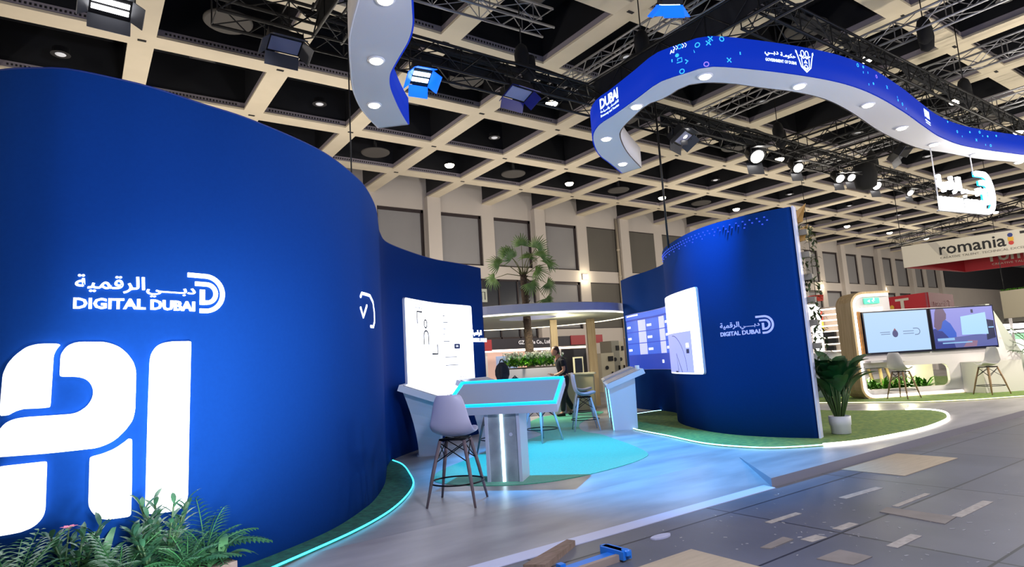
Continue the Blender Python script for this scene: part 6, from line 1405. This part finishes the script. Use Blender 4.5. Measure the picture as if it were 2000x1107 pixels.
# ================================================================ the walking person
def person():
    px_, py_ = 10.40, 12.60
    t = thing('person', 'person in black t-shirt and trousers walking left, looking down at what they hold', 'person', (px_, py_, .1))
    fw = Vector((-.86, .30, 0)).normalized(); lf = Vector((-fw.y, fw.x, 0))                  # forward (picture left), their left
    def Q(f, l, z): return fw * f + lf * l + Vector((0, 0, z))
    M_skin = mat('skin', 'b9846c', .55); M_shirt = mat('shirt_black', '15161f', .85); M_trs = mat('trousers_black', '17171d', .85); M_shoe = mat('shoe_black', '0c0c0e', .6); M_hair = mat('hair_brown', '3a231b', .7)
    def skin(name, verts, edges, radii, m, par=t, lv=2):
        me = bpy.data.meshes.new(name); me.from_pydata([tuple(v) for v in verts], edges, []); o = bpy.data.objects.new(name, me); COL.objects.link(o); o.parent = par; me.materials.append(m)
        md = o.modifiers.new('grow', 'SKIN')
        for i, r in enumerate(radii):
            sv = me.skin_vertices[0].data[i]; sv.radius = r if isinstance(r, tuple) else (r, r); sv.use_root = (i == 0)
        md.use_smooth_shade = True; s = o.modifiers.new('smooth', 'SUBSURF'); s.levels = 1; s.render_levels = lv
        dg = bpy.context.evaluated_depsgraph_get(); dg.update(); me2 = bpy.data.meshes.new_from_object(o.evaluated_get(dg)); o.modifiers.clear(); o.data = me2
        if not me2.materials: me2.materials.append(m)
        for p in me2.polygons: p.use_smooth = True
        return o
    # body: one continuous figure (pelvis root), leaning slightly forward, mid-stride
    V = [Q(0, 0, .95), Q(.02, 0, 1.12), Q(.06, 0, 1.30), Q(.10, 0, 1.44), Q(.14, 0, 1.53), Q(.18, 0, 1.60),
         Q(0, .095, .90), Q(.10, .10, .52), Q(.13, .10, .09), Q(.25, .10, .045),
         Q(0, -.095, .90), Q(-.03, -.10, .50), Q(-.24, -.10, .12), Q(-.14, -.10, .045),
         Q(.10, .19, 1.43), Q(.07, .23, 1.16), Q(.24, .13, 1.06), Q(.30, .08, 1.06),
         Q(.09, -.19, 1.43), Q(.0, -.24, 1.15), Q(.06, -.25, .90), Q(.08, -.25, .82)]
    E_ = [(0, 1), (1, 2), (2, 3), (3, 4), (4, 5), (0, 6), (6, 7), (7, 8), (8, 9), (0, 10), (10, 11), (11, 12), (12, 13), (3, 14), (14, 15), (15, 16), (16, 17), (3, 18), (18, 19), (19, 20), (20, 21)]
    R_ = [.135, (.145, .115), (.155, .12), (.13, .10), .066, .06, .095, .062, .042, .035, .095, .062, .042, .035, .062, .045, .034, .03, .062, .045, .034, .03]
    skin('body', V, E_, R_, M_skin)
    # head with face
    h = MB(); hc = Q(.20, 0, 1.68); N = 16
    def hp(f, l, z): return hc + fw * f + lf * l + Vector((0, 0, z))
    prof = [(-.125, .02, .035, .03), (-.105, .035, .055, .05), (-.07, .025, .075, .062), (-.03, .012, .088, .070), (.01, .004, .094, .074), (.05, -.002, .094, .074), (.085, -.006, .08, .064), (.11, -.01, .05, .042), (.12, -.012, .015, .012)]
    for z, cf, rf, rl_ in prof:
        for k in range(N): a = 6.2832 * k / N; h.v.append(tuple(hp(cf + rf * math.cos(a), rl_ * math.sin(a), z)))
    for i in range(len(prof) - 1):
        for k in range(N): l = (k + 1) % N; h.f.append((i * N + k, i * N + l, (i + 1) * N + l, (i + 1) * N + k)); h.m.append(0); h.sm.append(True)
    e = (len(prof) - 1) * N; h.f += [tuple(range(N))[::-1], tuple(e + k for k in range(N))]; h.m += [0, 0]; h.sm += [True, True]
    h.blade(hp(.09, 0, .02), (fw * .35 + Vector((0, 0, -1))), fw, .05, .03, -.4, 4)
    h.ball(tuple(hp(.105, 0, -.025)), .015, 8, 0, (1, 1, .9))                                # nose tip
    for s in (1, -1): h.ball(tuple(hp(.0, .072 * s, -.005)), .026, 8, 0, (.8, .5, 1.2))      # ears
    h.build('head', M_skin, t, local=True)
    f = MB()
    for s in (1, -1): f.ball(tuple(hp(.078, .032 * s, .012)), .011, 8)
    f.build('eyes', mat('eye_dark', '1d1512', .3), t, local=True)
    MB().ball(tuple(hp(.092, 0, -.062)), .018, 8, 0, (.5, 1, .35)).build('mouth', mat('lips', '8e5046', .5), t, local=True)
    hr = MB(); hr.ball(tuple(hp(-.022, 0, .045)), .1, 14, 0, (1.0, .84, .86)); hr.ball(tuple(hp(-.06, 0, -.01)), .075, 12, 0, (.8, .9, 1)); hr.build('hair', M_hair, t, local=True)
    # clothes follow the body
    skin('t_shirt', [Q(0, 0, .93), Q(.02, 0, 1.12), Q(.06, 0, 1.30), Q(.10, 0, 1.45), Q(.125, 0, 1.50), Q(.10, .19, 1.44), Q(.08, .235, 1.25), Q(.09, -.19, 1.44), Q(.03, -.235, 1.25)],
         [(0, 1), (1, 2), (2, 3), (3, 4), (3, 5), (5, 6), (3, 7), (7, 8)], [(.17, .155), (.178, .145), (.185, .15), (.155, .125), .075, .085, .07, .085, .07], M_shirt)
    skin('trousers', [Q(0, 0, .96), Q(0, .095, .88), Q(.10, .10, .52), Q(.125, .10, .10), Q(0, -.095, .88), Q(-.03, -.10, .50), Q(-.235, -.10, .13), Q(.015, 0, 1.10)], [(0, 1), (1, 2), (2, 3), (0, 4), (4, 5), (5, 6), (0, 7)], [(.165, .15), .115, .085, .07, .115, .085, .07, (.155, .13)], M_trs)
    for nm, a, b in (('shoe', Q(.08, .10, .05), Q(.30, .10, .04)), ('shoe', Q(-.29, -.10, .10), Q(-.09, -.10, .035))):
        m_ = MB(); m_.tube([a, a.lerp(b, .4), a.lerp(b, .85), b], [.045, .05, .045, .025], 10); m_.build(nm, M_shoe, t, local=True)
    # hands with five fingers
    def hand(nm, w, d, palm_n, curl):
        d = d.normalized(); n = palm_n.normalized(); s = d.cross(n); vs = [w, w + d * .045, w + d * .085]; es = [(0, 1), (1, 2)]; rs = [.026, (.038, .02), (.036, .016)]
        for k, (o, l) in enumerate(((-.03, .062), (-.01, .075), (.011, .07), (.03, .055))):
            b = len(vs); p0 = w + d * .09 + s * o; dd = (d + n * curl).normalized(); d3 = (d + n * curl * 2.6).normalized(); vs += [p0, p0 + dd * l * .55, p0 + dd * l * .55 + d3 * l * .5]; es += [(2, b), (b, b + 1), (b + 1, b + 2)]; rs += [.010, .009, .007]
        b = len(vs); p0 = w + d * .035 - s * .04; vs += [p0, p0 + (d * .7 - s * .7 + n * .4).normalized() * .035, p0 + (d * .7 - s * .5 + n * .6).normalized() * .065]; es += [(1, b), (b, b + 1), (b + 1, b + 2)]; rs += [.013, .011, .008]
        skin(nm, vs, es, rs, M_skin, lv=1)
    hand('hand', Q(.30, .08, 1.06), Q(.7, -.5, .1) , Q(.1, -.4, .9), .6); hand('hand', Q(.08, -.25, .82), Q(.25, 0, -1), Q(.5, .8, 0), .35)
    # small mark on the chest
    g = Flat(); g.text('STAFF', 0, 0, .07, .014) if False else g.rect(0, 0, .07, .014); cp__ = Vector((px_, py_, .1)) + Q(.17, -.11, 1.36)
    g.solid(plane_map(cp__, (fw - lf * .9), (0, 0, 1)), .002, 'chest_mark', mat('chest_mark_grey', '8a93a8', .6), t)
    wv = MB(); wc_ = Q(.055, -.25, .92); wv.tube([wc_ + Vector((math.cos(k * .52) * .038, math.sin(k * .52) * .038, 0)) for k in range(12)], .009, 6, closed=True); wv.build('wristband', M_dark, t, local=True)
    return t
person()
ho = thing('phone', 'small pale object held in the hand of the walking person', 'phone', (10.40, 12.60, 1.1))
fw = Vector((-.86, .30, 0)).normalized(); lf = Vector((-fw.y, fw.x, 0)); q = fw * .385 + lf * .03 + Vector((0, 0, .09))
MB().box(q, (.15, .075, .012), math.atan2(fw.y, fw.x)).build('case', mat('phone_grey', '8f96a0', .4), ho, local=True); MB().box(q + Vector((0, 0, .0075)), (.135, .065, .003), math.atan2(fw.y, fw.x)).build('glass', M_glass, ho, local=True)
